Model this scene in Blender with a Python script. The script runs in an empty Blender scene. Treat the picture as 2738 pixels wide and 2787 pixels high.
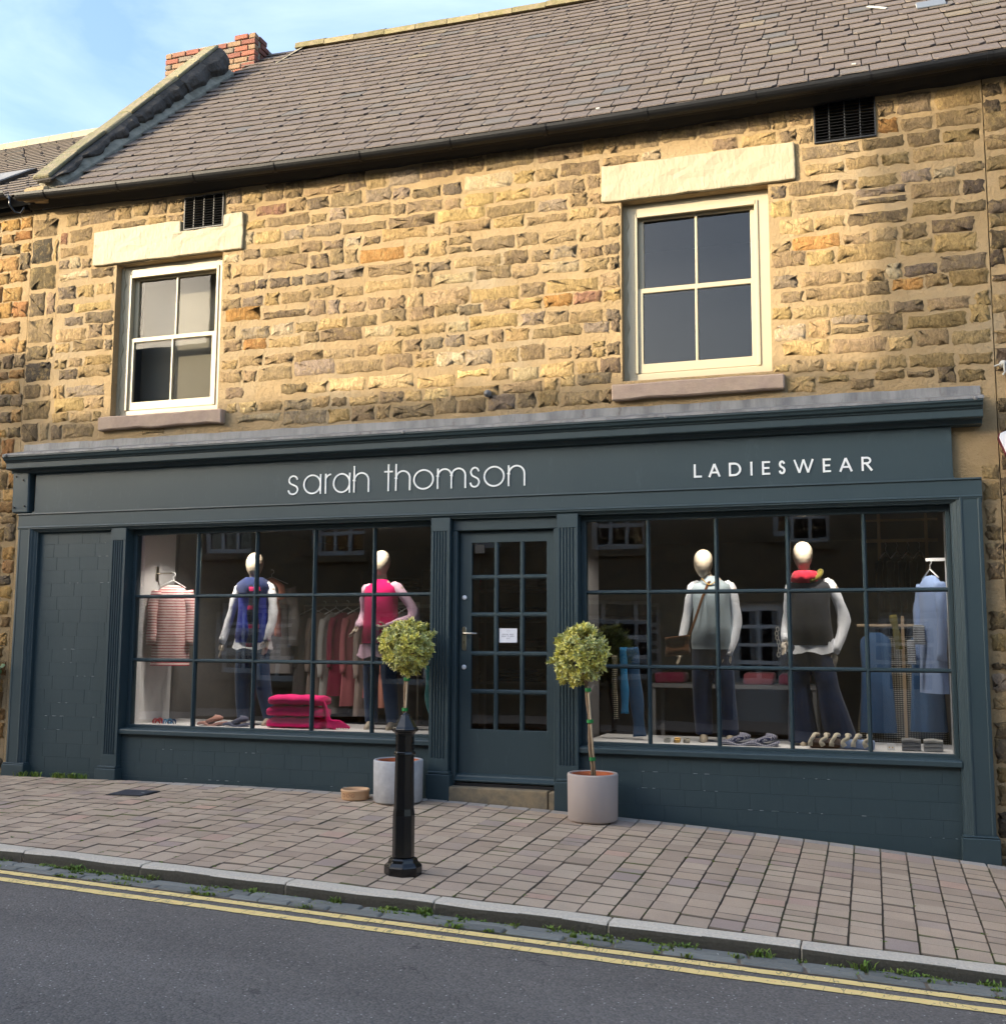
import bpy, bmesh, math, random
from mathutils import Vector, Matrix, Euler
random.seed(7)
R_ = random.Random(11)
sc = bpy.context.scene
col = sc.collection
rad = math.radians
# ------------------------------------------------------------------ camera
CX = Vector((0.948384, 0.317085, 0.005007)); CDN = Vector((-0.031423, 0.109671, -0.993471)); CF = Vector((-0.315564, 0.942035, 0.113974))
CAM = Vector((0.0, -9.0, 1.5)); FPX = 2982.0
cd = bpy.data.cameras.new('camera'); cam = bpy.data.objects.new('camera', cd); col.objects.link(cam)
cd.sensor_fit = 'HORIZONTAL'; cd.sensor_width = 36.0; cd.lens = 36.0 * FPX / 2738.0; cd.clip_end = 2000; cd.clip_start = 0.05
cam.matrix_world = Matrix(((CX[0], -CDN[0], -CF[0], CAM[0]), (CX[1], -CDN[1], -CF[1], CAM[1]), (CX[2], -CDN[2], -CF[2], CAM[2]), (0, 0, 0, 1)))
sc.camera = cam
def ray(px, py):
    return CX * (px - 1369.0) + CDN * (py - 1393.5) + CF * FPX
def at(px, py, y):                      # photo pixel -> point on the vertical plane at depth y
    r = ray(px, py); return CAM + r * ((9.0 + y) / r.y)
def proj(p):
    d = Vector(p) - CAM; w = d.dot(CF)
    return (1369 + FPX * d.dot(CX) / w, 1393.5 + FPX * d.dot(CDN) / w, w)
# ------------------------------------------------------------------ light
SUN_EL, SUN_AZ = rad(13.5), rad(50.0)
SUNV = Vector((-math.sin(SUN_AZ) * math.cos(SUN_EL), -math.cos(SUN_AZ) * math.cos(SUN_EL), math.sin(SUN_EL)))
sl = bpy.data.lights.new('sun', 'SUN'); so = bpy.data.objects.new('sun', sl); col.objects.link(so)
sl.energy = 2.0; sl.angle = rad(0.6); sl.color = (1.0, 0.85, 0.62)
so.rotation_euler = SUNV.to_track_quat('Z', 'Y').to_euler(); so.location = (-20, -25, 20)
world = bpy.data.worlds.new('World'); sc.world = world; world.use_nodes = True
nt = world.node_tree; N = nt.nodes; N.clear(); L = nt.links
wo = N.new('ShaderNodeOutputWorld'); bg = N.new('ShaderNodeBackground'); sky = N.new('ShaderNodeTexSky')
sky.sky_type = 'NISHITA'; sky.sun_disc = False; sky.sun_elevation = SUN_EL
sky.sun_rotation = math.atan2(SUNV.x, SUNV.y); sky.air_density = 1.0; sky.dust_density = 5.5; sky.ozone_density = 2.8
tc = N.new('ShaderNodeTexCoord'); mp = N.new('ShaderNodeMapping'); mp.inputs['Scale'].default_value = (1.3, 2.2, 5.0); mp.inputs['Rotation'].default_value = (0.0, 0.35, 0.5)
nz = N.new('ShaderNodeTexNoise'); nz.inputs['Scale'].default_value = 1.9; nz.inputs['Detail'].default_value = 8; nz.inputs['Roughness'].default_value = 0.55; nz.inputs['Distortion'].default_value = 0.4
rp = N.new('ShaderNodeValToRGB'); rp.color_ramp.elements[0].position = 0.36; rp.color_ramp.elements[1].position = 0.78
rp.color_ramp.elements[0].color = (0.0, 0.0, 0.0, 1); rp.color_ramp.elements[1].color = (0.5, 0.5, 0.5, 1)
mx = N.new('ShaderNodeMix'); mx.data_type = 'RGBA'; mx.blend_type = 'ADD'; mx.inputs['B'].default_value = (1.9, 1.8, 1.6, 1)
L.new(tc.outputs['Generated'], mp.inputs['Vector']); L.new(mp.outputs[0], nz.inputs['Vector']); L.new(nz.outputs['Fac'], rp.inputs['Fac'])
L.new(sky.outputs[0], mx.inputs['A']); L.new(rp.outputs[0], mx.inputs['Factor']); L.new(mx.outputs['Result'], bg.inputs['Color'])
bg.inputs['Strength'].default_value = 0.15; L.new(bg.outputs[0], wo.inputs[0])
sc.view_settings.view_transform = 'Standard'; sc.view_settings.look = 'None'; sc.view_settings.gamma = 1.0; sc.view_settings.exposure = 2.14
sc.view_settings.use_curve_mapping = False
sc.cycles.use_denoising = True; sc.cycles.max_bounces = 8; sc.cycles.transparent_max_bounces = 16; sc.cycles.glossy_bounces = 4
sc.cycles.sample_clamp_indirect = 6.0; sc.cycles.caustics_reflective = False; sc.cycles.caustics_refractive = False
# ------------------------------------------------------------------ materials
def lin(c):
    return tuple((x / 12.92 if x <= 0.04045 else ((x + 0.055) / 1.055) ** 2.4) for x in c)
def hx(s):
    s = s.lstrip('#'); return lin(tuple(int(s[i:i + 2], 16) / 255 for i in (0, 2, 4)))
MATS = {}
def new_mat(name):
    m = bpy.data.materials.new(name); m.use_nodes = True; nt = m.node_tree
    b = next(n for n in nt.nodes if n.type == 'BSDF_PRINCIPLED'); MATS[name] = m
    return m, nt, b
def nd(nt, t, **kw):
    n = nt.nodes.new(t)
    for k, v in kw.items():
        if k in n.inputs: n.inputs[k].default_value = v
        else: setattr(n, k, v)
    return n
def mixrgb(nt, a, b, fac, mode='MIX'):
    n = nt.nodes.new('ShaderNodeMix'); n.data_type = 'RGBA'; n.blend_type = mode
    for s, v in (('A', a), ('B', b), ('Factor', fac)):
        if hasattr(v, 'is_output'): nt.links.new(v, n.inputs[s])
        elif s == 'Factor': n.inputs[s].default_value = v
        else: n.inputs[s].default_value = (*v[:3], 1)
    return n.outputs['Result']
def math_(nt, op, a, b=0.0, c=0.0):
    n = nt.nodes.new('ShaderNodeMath'); n.operation = op
    for i, v in enumerate((a, b, c)):
        if hasattr(v, 'is_output'): nt.links.new(v, n.inputs[i])
        else: n.inputs[i].default_value = v
    return n.outputs[0]
def pos(nt, scale=(1, 1, 1), rot=(0, 0, 0)):
    g = nt.nodes.new('ShaderNodeNewGeometry'); m = nt.nodes.new('ShaderNodeMapping'); m.inputs['Scale'].default_value = scale; m.inputs['Rotation'].default_value = rot
    nt.links.new(g.outputs['Position'], m.inputs['Vector']); return m.outputs[0]
def noise(nt, vec, scale, detail=5, rough=0.6, dist=0.0):
    n = nd(nt, 'ShaderNodeTexNoise', Scale=scale, Detail=detail, Roughness=rough, Distortion=dist); nt.links.new(vec, n.inputs['Vector']); return n.outputs['Fac']
def ramp(nt, fac, stops):
    r = nt.nodes.new('ShaderNodeValToRGB'); e = r.color_ramp.elements
    while len(e) < len(stops): e.new(0.5)
    for i, (p, c) in enumerate(stops): e[i].position = p; e[i].color = (c, c, c, 1) if isinstance(c, (int, float)) else (*c, 1)
    nt.links.new(fac, r.inputs[0]); return r.outputs[0]
def rnd_(nt):
    o = nt.nodes.new('ShaderNodeObjectInfo'); g = nt.nodes.new('ShaderNodeNewGeometry')
    return math_(nt, 'FRACT', math_(nt, 'ADD', o.outputs['Random'], g.outputs['Random Per Island']))
def bump(nt, b, h, strength=0.5, dist=0.01):
    n = nd(nt, 'ShaderNodeBump', Strength=strength, Distance=dist); nt.links.new(h, n.inputs['Height']); nt.links.new(n.outputs[0], b.inputs['Normal'])
def M(name, c, rough=0.7, var=0.15, vs=6.0, bmp=0.0, bs=60.0, bd=0.004, metal=0.0, rnd=0.0, attr=False, c2=None, spec=0.5, st=(1, 1, 1), det=5, coat=0.0):
    m, nt, b = new_mat(name); v = pos(nt, st)
    if attr:
        a = nt.nodes.new('ShaderNodeAttribute'); a.attribute_name = 'Col'; base = a.outputs['Color']
    else: base = (*c, 1)
    n = noise(nt, v, vs, det)
    if c2 is not None:
        base = mixrgb(nt, base, c2, ramp(nt, n, ((0.38, 0.0), (0.66, 1.0))))
    f = math_(nt, 'MULTIPLY_ADD', noise(nt, v, vs * 2.7, det), 2 * var, 1 - var)
    if rnd: f = math_(nt, 'MULTIPLY', f, math_(nt, 'MULTIPLY_ADD', rnd_(nt), 2 * rnd, 1 - rnd))
    cmb = nt.nodes.new('ShaderNodeCombineColor')
    for i in range(3): nt.links.new(f, cmb.inputs[i])
    nt.links.new(mixrgb(nt, base, cmb.outputs[0], 1.0, 'MULTIPLY'), b.inputs['Base Color'])
    b.inputs['Roughness'].default_value = rough; b.inputs['Metallic'].default_value = metal; b.inputs['Specular IOR Level'].default_value = spec
    if coat: b.inputs['Coat Weight'].default_value = coat; b.inputs['Coat Roughness'].default_value = 0.12
    if bmp: bump(nt, b, noise(nt, pos(nt, st), bs, 6, 0.65), bmp, bd)
    return m
def fabric(name, c, var=0.1, rough=0.9):
    m = M(name, c, rough=rough, var=var, vs=9, bmp=0.35, bs=220, bd=0.002, spec=0.15); b = next(n for n in m.node_tree.nodes if n.type == 'BSDF_PRINCIPLED')
    b.inputs['Sheen Weight'].default_value = 0.15; return m
def special_mats():
    # rubble stone: per-stone colour in 'Col', pitched face relief
    m, nt, b = new_mat('stone')
    a = nt.nodes.new('ShaderNodeAttribute'); a.attribute_name = 'Col'
    v = pos(nt)
    big = noise(nt, v, 9, 6, 0.65)
    c = mixrgb(nt, a.outputs['Color'], hx('#3a3329'), math_(nt, 'MULTIPLY', ramp(nt, big, ((0.48, 0.0), (0.76, 1.0))), 0.5))
    c = mixrgb(nt, c, hx('#a8905f'), math_(nt, 'MULTIPLY', ramp(nt, noise(nt, v, 17, 5, 0.7), ((0.5, 0.0), (0.74, 1.0))), 0.7))
    pit = math_(nt, 'MULTIPLY_ADD', noise(nt, pos(nt, (30, 30, 17), (0, 0.6, 0)), 1.3, 6, 0.7, 0.8), 1.55, 0.24)
    cmb = nt.nodes.new('ShaderNodeCombineColor')
    for i in range(3): nt.links.new(pit, cmb.inputs[i])
    c = mixrgb(nt, c, cmb.outputs[0], 1.0, 'MULTIPLY')
    nt.links.new(c, b.inputs['Base Color']); b.inputs['Roughness'].default_value = 0.92; b.inputs['Specular IOR Level'].default_value = 0.2
    h = math_(nt, 'ADD', noise(nt, pos(nt, (26, 26, 13), (0, 0.5, 0)), 1.0, 7, 0.68, 0.6), math_(nt, 'MULTIPLY', noise(nt, v, 95, 5, 0.7), 0.35))
    bump(nt, b, h, 1.0, 0.042)
    # mortar
    m, nt, b = new_mat('mortar'); v = pos(nt)
    c = mixrgb(nt, hx('#a28c6a'), hx('#95805f'), ramp(nt, noise(nt, v, 3.2, 6, 0.6), ((0.35, 0.0), (0.65, 1.0))))
    c = mixrgb(nt, c, hx('#958b77'), math_(nt, 'MULTIPLY', ramp(nt, noise(nt, pos(nt, (1, 1, 0.6)), 1.1, 5, 0.6), ((0.52, 0.0), (0.72, 1.0))), 0.6))
    nt.links.new(c, b.inputs['Base Color']); b.inputs['Roughness'].default_value = 0.95; b.inputs['Specular IOR Level'].default_value = 0.15
    bump(nt, b, math_(nt, 'ADD', noise(nt, v, 30, 6, 0.7), noise(nt, v, 8, 4)), 0.9, 0.02)
    # slate
    m, nt, b = new_mat('slate'); v = pos(nt); r = rnd_(nt)
    c = ramp(nt, r, ((0.0, hx('#645b54')), (0.3, hx('#6f655e')), (0.6, hx('#685f5a')), (0.9, hx('#72685f')), (0.97, hx('#62605f')), (1.0, hx('#7a7060'))))
    f = math_(nt, 'MULTIPLY_ADD', noise(nt, v, 14, 6, 0.7), 0.4, 0.5)
    cmb = nt.nodes.new('ShaderNodeCombineColor')
    for i in range(3): nt.links.new(f, cmb.inputs[i])
    c = mixrgb(nt, c, cmb.outputs[0], 1.0, 'MULTIPLY')
    c = mixrgb(nt, c, hx('#8d8568'), math_(nt, 'MULTIPLY', ramp(nt, noise(nt, v, 23, 5, 0.75), ((0.62, 0.0), (0.74, 1.0))), 0.3))
    nt.links.new(c, b.inputs['Base Color']); b.inputs['Roughness'].default_value = 0.72; b.inputs['Specular IOR Level'].default_value = 0.35
    bump(nt, b, noise(nt, pos(nt, (30, 12, 12)), 1.2, 6, 0.65), 0.5, 0.008)
    # concrete paver
    m, nt, b = new_mat('paver'); v = pos(nt); r = rnd_(nt)
    c = ramp(nt, r, ((0.0, hx('#b39d88')), (0.35, hx('#bca892')), (0.6, hx('#a6927f')), (0.8, hx('#baa48d')), (0.93, hx('#a49388')), (1.0, hx('#bf9f8a'))))
    f = math_(nt, 'MULTIPLY_ADD', noise(nt, v, 160, 3, 0.8), 0.9, 0.55)
    f = math_(nt, 'MULTIPLY', f, math_(nt, 'MULTIPLY_ADD', noise(nt, v, 2.2, 5, 0.6), 0.5, 0.75))
    cmb = nt.nodes.new('ShaderNodeCombineColor')
    for i in range(3): nt.links.new(f, cmb.inputs[i])
    c = mixrgb(nt, c, cmb.outputs[0], 1.0, 'MULTIPLY')
    nt.links.new(c, b.inputs['Base Color']); b.inputs['Roughness'].default_value = 0.9; b.inputs['Specular IOR Level'].default_value = 0.25
    bump(nt, b, noise(nt, v, 110, 4, 0.7), 0.7, 0.006)
    # joint sand with moss
    m, nt, b = new_mat('joint_sand'); v = pos(nt)
    c = mixrgb(nt, hx('#75685a'), hx('#5c6236'), ramp(nt, noise(nt, v, 1.7, 6, 0.7), ((0.5, 0.0), (0.66, 1.0))))
    nt.links.new(c, b.inputs['Base Color']); b.inputs['Roughness'].default_value = 1.0; bump(nt, b, noise(nt, v, 120, 4), 0.6, 0.006)
    # asphalt
    m, nt, b = new_mat('asphalt'); v = pos(nt)
    vo = nd(nt, 'ShaderNodeTexVoronoi', Scale=75.0); nt.links.new(v, vo.inputs['Vector'])
    sep = nt.nodes.new('ShaderNodeSeparateColor'); nt.links.new(vo.outputs['Color'], sep.inputs[0])
    c = mixrgb(nt, hx('#605c57'), hx('#756f69'), sep.outputs[0])
    c = mixrgb(nt, c, hx('#c9c6bd'), math_(nt, 'MULTIPLY', math_(nt, 'GREATER_THAN', sep.outputs[1], 0.972), ramp(nt, vo.outputs['Distance'], ((0.18, 0.8), (0.45, 0.0)))))
    f = math_(nt, 'MULTIPLY_ADD', noise(nt, pos(nt, (0.5, 1.3, 1)), 1.1, 6, 0.65), 0.8, 0.6)
    ce = nd(nt, 'ShaderNodeTexVoronoi', Scale=0.55, feature='DISTANCE_TO_EDGE'); wv = mixrgb(nt, pos(nt), (0, 0, 0), 0.0); vm = nt.nodes.new('ShaderNodeVectorMath'); vm.operation = 'ADD'
    nz_ = nd(nt, 'ShaderNodeTexNoise', Scale=3.0, Detail=5.0); nt.links.new(v, nz_.inputs['Vector']); nt.links.new(v, vm.inputs[0]); nt.links.new(nz_.outputs['Color'], vm.inputs[1]); nt.links.new(vm.outputs[0], ce.inputs['Vector'])
    f = math_(nt, 'MULTIPLY', f, math_(nt, 'MULTIPLY_ADD', math_(nt, 'MULTIPLY', math_(nt, 'LESS_THAN', ce.outputs['Distance'], 0.004), math_(nt, 'GREATER_THAN', noise(nt, v, 0.6, 2), 0.52)), -0.35, 1.0))
    cmb = nt.nodes.new('ShaderNodeCombineColor')
    for i in range(3): nt.links.new(f, cmb.inputs[i])
    c = mixrgb(nt, c, cmb.outputs[0], 1.0, 'MULTIPLY')
    nt.links.new(c, b.inputs['Base Color']); b.inputs['Roughness'].default_value = 0.85; b.inputs['Specular IOR Level'].default_value = 0.3
    bump(nt, b, math_(nt, 'MULTIPLY_ADD', vo.outputs['Distance'], -1.0, math_(nt, 'MULTIPLY', noise(nt, v, 60, 4), 0.6)), 0.55, 0.008)
    # clear glass: thin panes, mirror by Fresnel (sash panes set to mirror less, dimming the reflected sky)
    for gname, ior in (('glass', 1.62), ('sash_glass', 1.36), ('dim_sash_glass', 1.20)):
        m, nt, b = new_mat(gname); nt.nodes.remove(b)
        out = next(n for n in nt.nodes if n.type == 'OUTPUT_MATERIAL')
        t = nd(nt, 'ShaderNodeBsdfTransparent', Color=(0.955, 0.96, 0.965, 1)); g = nd(nt, 'ShaderNodeBsdfGlossy', Roughness=0.0, Color=(1, 1, 1, 1)); fr = nd(nt, 'ShaderNodeFresnel', IOR=ior)
        bp = nd(nt, 'ShaderNodeBump', Strength=0.02, Distance=0.02); nt.links.new(noise(nt, pos(nt), 2.0, 2), bp.inputs['Height']); nt.links.new(bp.outputs[0], g.inputs['Normal'])
        ms = nt.nodes.new('ShaderNodeMixShader'); nt.links.new(fr.outputs[0], ms.inputs[0]); nt.links.new(t.outputs[0], ms.inputs[1]); nt.links.new(g.outputs[0], ms.inputs[2]); nt.links.new(ms.outputs[0], out.inputs[0])
    # horizontal stripes (object space)
    def stripes(name, ca, cb, freq, duty=0.3, axis='Z', plaid=None):
        m, nt, b = new_mat(name); tcn = nt.nodes.new('ShaderNodeTexCoord'); sp = nt.nodes.new('ShaderNodeSeparateXYZ'); nt.links.new(tcn.outputs['Object'], sp.inputs[0])
        k = math_(nt, 'LESS_THAN', math_(nt, 'FRACT', math_(nt, 'MULTIPLY', sp.outputs[axis], freq)), duty); c = mixrgb(nt, ca, cb, k)
        if plaid:
            k2 = math_(nt, 'LESS_THAN', math_(nt, 'FRACT', math_(nt, 'MULTIPLY', sp.outputs['X'], freq * plaid[1])), duty); c = mixrgb(nt, c, plaid[0], math_(nt, 'MULTIPLY', k2, 0.6))
        nt.links.new(c, b.inputs['Base Color']); b.inputs['Roughness'].default_value = 0.9; b.inputs['Specular IOR Level'].default_value = 0.15
        bump(nt, b, noise(nt, pos(nt), 14, 3), 0.5, 0.02)
    stripes('stripe_red', hx('#f0d6d2'), hx('#b02c46'), 36, 0.30)
    stripes('stripe_dark', hx('#d8d8d8'), hx('#3a3d44'), 70, 0.5)
    stripes('gingham', hx('#cfd0dc'), hx('#3b3f66'), 75, 0.5, 'Y', (hx('#3b3f66'), 1.0))
    stripes('plaid', hx('#121a30'), hx('#b22a5c'), 5.5, 0.22, 'Z', (hx('#2a4a78'), 2.0))
    stripes('leopard', hx('#b8b09c'), hx('#26221e'), 60, 0.45, 'Z', (hx('#26221e'), 0.8))
    # leaf with cream margin (vertex colour)
    m, nt, b = new_mat('leaf'); a = nt.nodes.new('ShaderNodeAttribute'); a.attribute_name = 'Col'; f = math_(nt, 'MULTIPLY_ADD', rnd_(nt), 0.5, 0.75)
    cmb = nt.nodes.new('ShaderNodeCombineColor')
    for i in range(3): nt.links.new(f, cmb.inputs[i])
    nt.links.new(mixrgb(nt, a.outputs['Color'], cmb.outputs[0], 1.0, 'MULTIPLY'), b.inputs['Base Color']); b.inputs['Roughness'].default_value = 0.38; b.inputs['Subsurface Weight'].default_value = 0.0
    b.inputs['Transmission Weight'].default_value = 0.0
    # lead flashing
    m, nt, b = new_mat('lead'); v = pos(nt)
    c = mixrgb(nt, hx('#5c5d5f'), hx('#7f7f7e'), ramp(nt, noise(nt, pos(nt, (3, 1, 0.6)), 2.0, 6, 0.7), ((0.35, 0.0), (0.6, 1.0))))
    c = mixrgb(nt, c, hx('#4f4640'), ramp(nt, noise(nt, pos(nt, (9, 1, 2.0)), 1.6, 6, 0.75), ((0.57, 0.0), (0.68, 0.85))))
    nt.links.new(c, b.inputs['Base Color']); b.inputs['Roughness'].default_value = 0.6; bump(nt, b, noise(nt, v, 12, 4), 0.4, 0.01)
    # emissive downlight lens
    m, nt, b = new_mat('lamp_lens'); b.inputs['Emission Color'].default_value = (1, 0.72, 0.42, 1); b.inputs['Emission Strength'].default_value = 4.0
    # printed notice
    m, nt, b = new_mat('notice_paper'); b.inputs['Base Color'].default_value = (0.74, 0.76, 0.82, 1); b.inputs['Roughness'].default_value = 0.8
special_mats()
def tp_():
    m, nt, b = new_mat('teal_paint'); v = pos(nt)
    c = mixrgb(nt, hx('#2d3d43'), hx('#35454a'), noise(nt, v, 1.6, 5)); c = mixrgb(nt, c, hx('#4a5a5e'), math_(nt, 'MULTIPLY', ramp(nt, noise(nt, pos(nt, (2, 2, 0.5)), 7.0, 7, 0.75), ((0.58, 0.0), (0.75, 1.0))), 0.45))
    c = mixrgb(nt, c, hx('#9aa3a3'), math_(nt, 'MULTIPLY', ramp(nt, noise(nt, pos(nt, (1, 1, 1)), 38, 4, 0.6), ((0.745, 0.0), (0.765, 1.0))), 0.5))
    nt.links.new(c, b.inputs['Base Color']); nt.links.new(math_(nt, 'MULTIPLY_ADD', noise(nt, v, 5, 5), 0.3, 0.30), b.inputs['Roughness']); b.inputs['Specular IOR Level'].default_value = 0.4
    bump(nt, b, math_(nt, 'ADD', noise(nt, pos(nt, (60, 60, 6)), 1.0, 4), noise(nt, v, 9, 3)), 0.22, 0.004)
tp_()
M('paint_chip', hx('#aab2b4'), rough=0.8)
M('white_letter', hx('#e8ecec'), rough=0.5, var=0.02)
def cp_():
    m, nt, b = new_mat('cream_paint'); v = pos(nt)
    c = mixrgb(nt, hx('#978d72'), hx('#a1977f'), noise(nt, v, 4, 5)); c = mixrgb(nt, c, hx('#86795c'), ramp(nt, noise(nt, pos(nt, (1.5, 1.5, 0.8)), 13, 7, 0.75), ((0.60, 0.0), (0.70, 0.65))))
    nt.links.new(c, b.inputs['Base Color']); b.inputs['Roughness'].default_value = 0.65
    bump(nt, b, math_(nt, 'ADD', noise(nt, pos(nt, (40, 40, 14), (0, 0.3, 0)), 1.0, 6), noise(nt, v, 7, 3)), 0.5, 0.016)
cp_()
M('cream_wood', hx('#ab a187'.replace(' ', '')), rough=0.4, var=0.04, vs=5)
M('reveal_render', hx('#8c7a5c'), rough=0.95, var=0.15, bmp=0.5, bs=20, bd=0.01)
M('pink_sill', hx('#a08b7c'), rough=0.9, var=0.2, vs=7, bmp=0.6, bs=40, bd=0.008, c2=hx('#a6927f'))
M('gutter_black', hx('#121315'), rough=0.5, var=0.2, spec=0.25, bmp=0.3, bs=40, bd=0.006)
M('black_gloss', hx('#0d0e10'), rough=0.2, var=0.1, spec=0.5, bmp=0.12, bs=25, bd=0.004)
M('black_iron', hx('#141517'), rough=0.5, var=0.2)
M('dark_void', hx('#1a1815'), rough=0.95)
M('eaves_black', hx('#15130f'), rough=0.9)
M('cement', hx('#8e8a7c'), rough=0.95, var=0.2, vs=8, bmp=0.7, bs=35, bd=0.015, c2=hx('#6d6a5e'))
M('coping', hx('#7d7460'), rough=0.95, var=0.25, vs=10, bmp=0.8, bs=30, bd=0.02, c2=hx('#6c6a4a'), rnd=0.15)
M('dark_stone', hx('#4b4640'), rough=0.95, var=0.3, vs=7, bmp=1.0, bs=16, bd=0.04, rnd=0.2, c2=hx('#3a3733'))
M('ridge_tile', hx('#7a7058'), rough=0.95, var=0.25, vs=9, bmp=0.7, bs=40, bd=0.01, c2=hx('#66613f'), rnd=0.15)
M('brick', hx('#a8583c'), rough=0.95, var=0.2, vs=20, bmp=0.8, bs=45, bd=0.01, attr=True)
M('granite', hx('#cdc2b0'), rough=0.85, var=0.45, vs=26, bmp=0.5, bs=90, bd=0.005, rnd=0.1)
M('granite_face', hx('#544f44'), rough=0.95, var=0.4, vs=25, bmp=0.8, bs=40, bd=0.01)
M('whin_sett', hx('#757670'), rough=0.8, var=0.2, vs=20, bmp=0.6, bs=50, bd=0.008, rnd=0.22)
def yl():
    m, nt, b = new_mat('yellow_line'); v = pos(nt)
    c = mixrgb(nt, hx('#f7dd98'), hx('#eecb7c'), noise(nt, v, 9, 5)); w = ramp(nt, noise(nt, v, 26, 6, 0.75), ((0.60, 0.0), (0.66, 0.8)))
    c = mixrgb(nt, c, hx('#6a6660'), w); c = mixrgb(nt, c, hx('#8a8060'), math_(nt, 'MULTIPLY', math_(nt, 'LESS_THAN', math_(nt, 'ABSOLUTE', math_(nt, 'SUBTRACT', noise(nt, pos(nt, (9, 2, 1)), 1.0, 3), 0.5)), 0.008), 0.7))
    nt.links.new(c, b.inputs['Base Color']); b.inputs['Roughness'].default_value = 0.8; bump(nt, b, noise(nt, v, 90, 4), 0.4, 0.004)
yl()
M('edge_paver', hx('#a09890'), rough=0.95, var=0.25, vs=30, bmp=0.5, bs=120, bd=0.005, rnd=0.18)
M('iron_cover', hx('#3b3d44'), rough=0.6, var=0.2, bmp=0.6, bs=120, bd=0.004)
M('step_stone', hx('#8d7d62'), rough=0.9, var=0.25, vs=10, bmp=0.6, bs=40, bd=0.008, c2=hx('#6d6455'))
M('pot_grey', hx('#a3a3a6'), rough=0.9, var=0.1, vs=14, bmp=0.4, bs=60, bd=0.004, c2=hx('#b3b4b6'))
M('pot_taupe', hx('#a89c96'), rough=0.92, var=0.12, vs=140, bmp=0.5, bs=260, bd=0.003)
M('terracotta', hx('#b5623a'), rough=0.85, var=0.1, vs=12, c2=hx('#a85630'))
M('bowl_clay', hx('#c9a27c'), rough=0.7, var=0.06, vs=12)
M('soil', hx('#5a4030'), rough=1.0, var=0.3, vs=40, bmp=1, bs=60, bd=0.02)
M('bark', hx('#7d6a55'), rough=0.9, var=0.25, vs=30, bmp=0.7, bs=50, bd=0.006, st=(1, 1, .25))
M('cane', hx('#a8957a'), rough=0.8, var=0.12, vs=20, st=(1, 1, .2))
M('green_tie', hx('#1f7a3a'), rough=0.5)
M('grass', hx('#5c7a2c'), rough=0.8, var=0.3, vs=9, rnd=0.35, c2=hx('#7d8a3a'))
M('ivy', hx('#3f5a34'), rough=0.5, rnd=0.4, c2=hx('#55704a'))
M('steel', hx('#b8b2a6'), rough=0.28, metal=1.0, var=0.05)
M('white_board', hx('#e2e3e6'), rough=0.6, var=0.03)
M('blind_cloth', hx('#6f6a5c'), rough=.95, var=.05)
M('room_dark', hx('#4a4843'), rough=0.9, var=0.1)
M('beige_wall', hx('#6f6e70'), rough=0.9, var=0.05)
M('ceiling_paint', hx('#77787a'), rough=0.9, var=0.04)
M('floor_board', hx('#4a4440'), rough=0.5, var=0.2, st=(1, 8, 1))
M('mannequin_shell', hx('#b9ad9b'), rough=0.35, var=0.02)
M('sign_white', hx('#dfe2ea'), rough=0.35, var=0.02)
M('sign_maroon', hx('#6e1b34'), rough=0.4, var=0.02)
M('gold', hx('#d0a95e'), rough=0.3, metal=0.9)
M('red_plastic', hx('#a02a35'), rough=0.35)
M('blue_plastic', hx('#5a9cc8'), rough=0.35)
M('navy_plastic', hx('#2f4a6a'), rough=0.35)
M('clip_white', hx('#b0b0aa'), rough=0.5)
M('pale_wood', hx('#a28c70'), rough=0.6, var=0.1)
for k, c in dict(white='#eceef4', vest_blue='#1c2f9e', jean='#2c4566', jean_dark='#1d2c4a', black='#15161c', magenta='#d01468', pink_pale='#dcb9cf', sage='#a3b2ba', charcoal='#33353b', scarf_red='#b5273c', olive='#6d6428', brown_bag='#5e3a1e', pink='#e0206f', jumper_pink='#e8217a', grey='#7d7a7a', taupe='#8a7d78', salmon='#c88a7a', rose='#9c5a62', pale_grey='#a8a7a6', teal='#2f7a80', blue_scarf='#2f7fb5', denim='#33557a', sky_blue='#8da4d0', dress_blue='#3c5c84', cream='#d8d0bc', brown='#5a463a', sock_grey='#8d8f93', sock_pale='#b3b3b3', dark_cloth='#22242c', navy='#1f2c55', print_pink='#b58a80', print_blue='#5c6178', crimson='#7a2440').items():
    fabric('cloth_' + k, hx(c))
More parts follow.
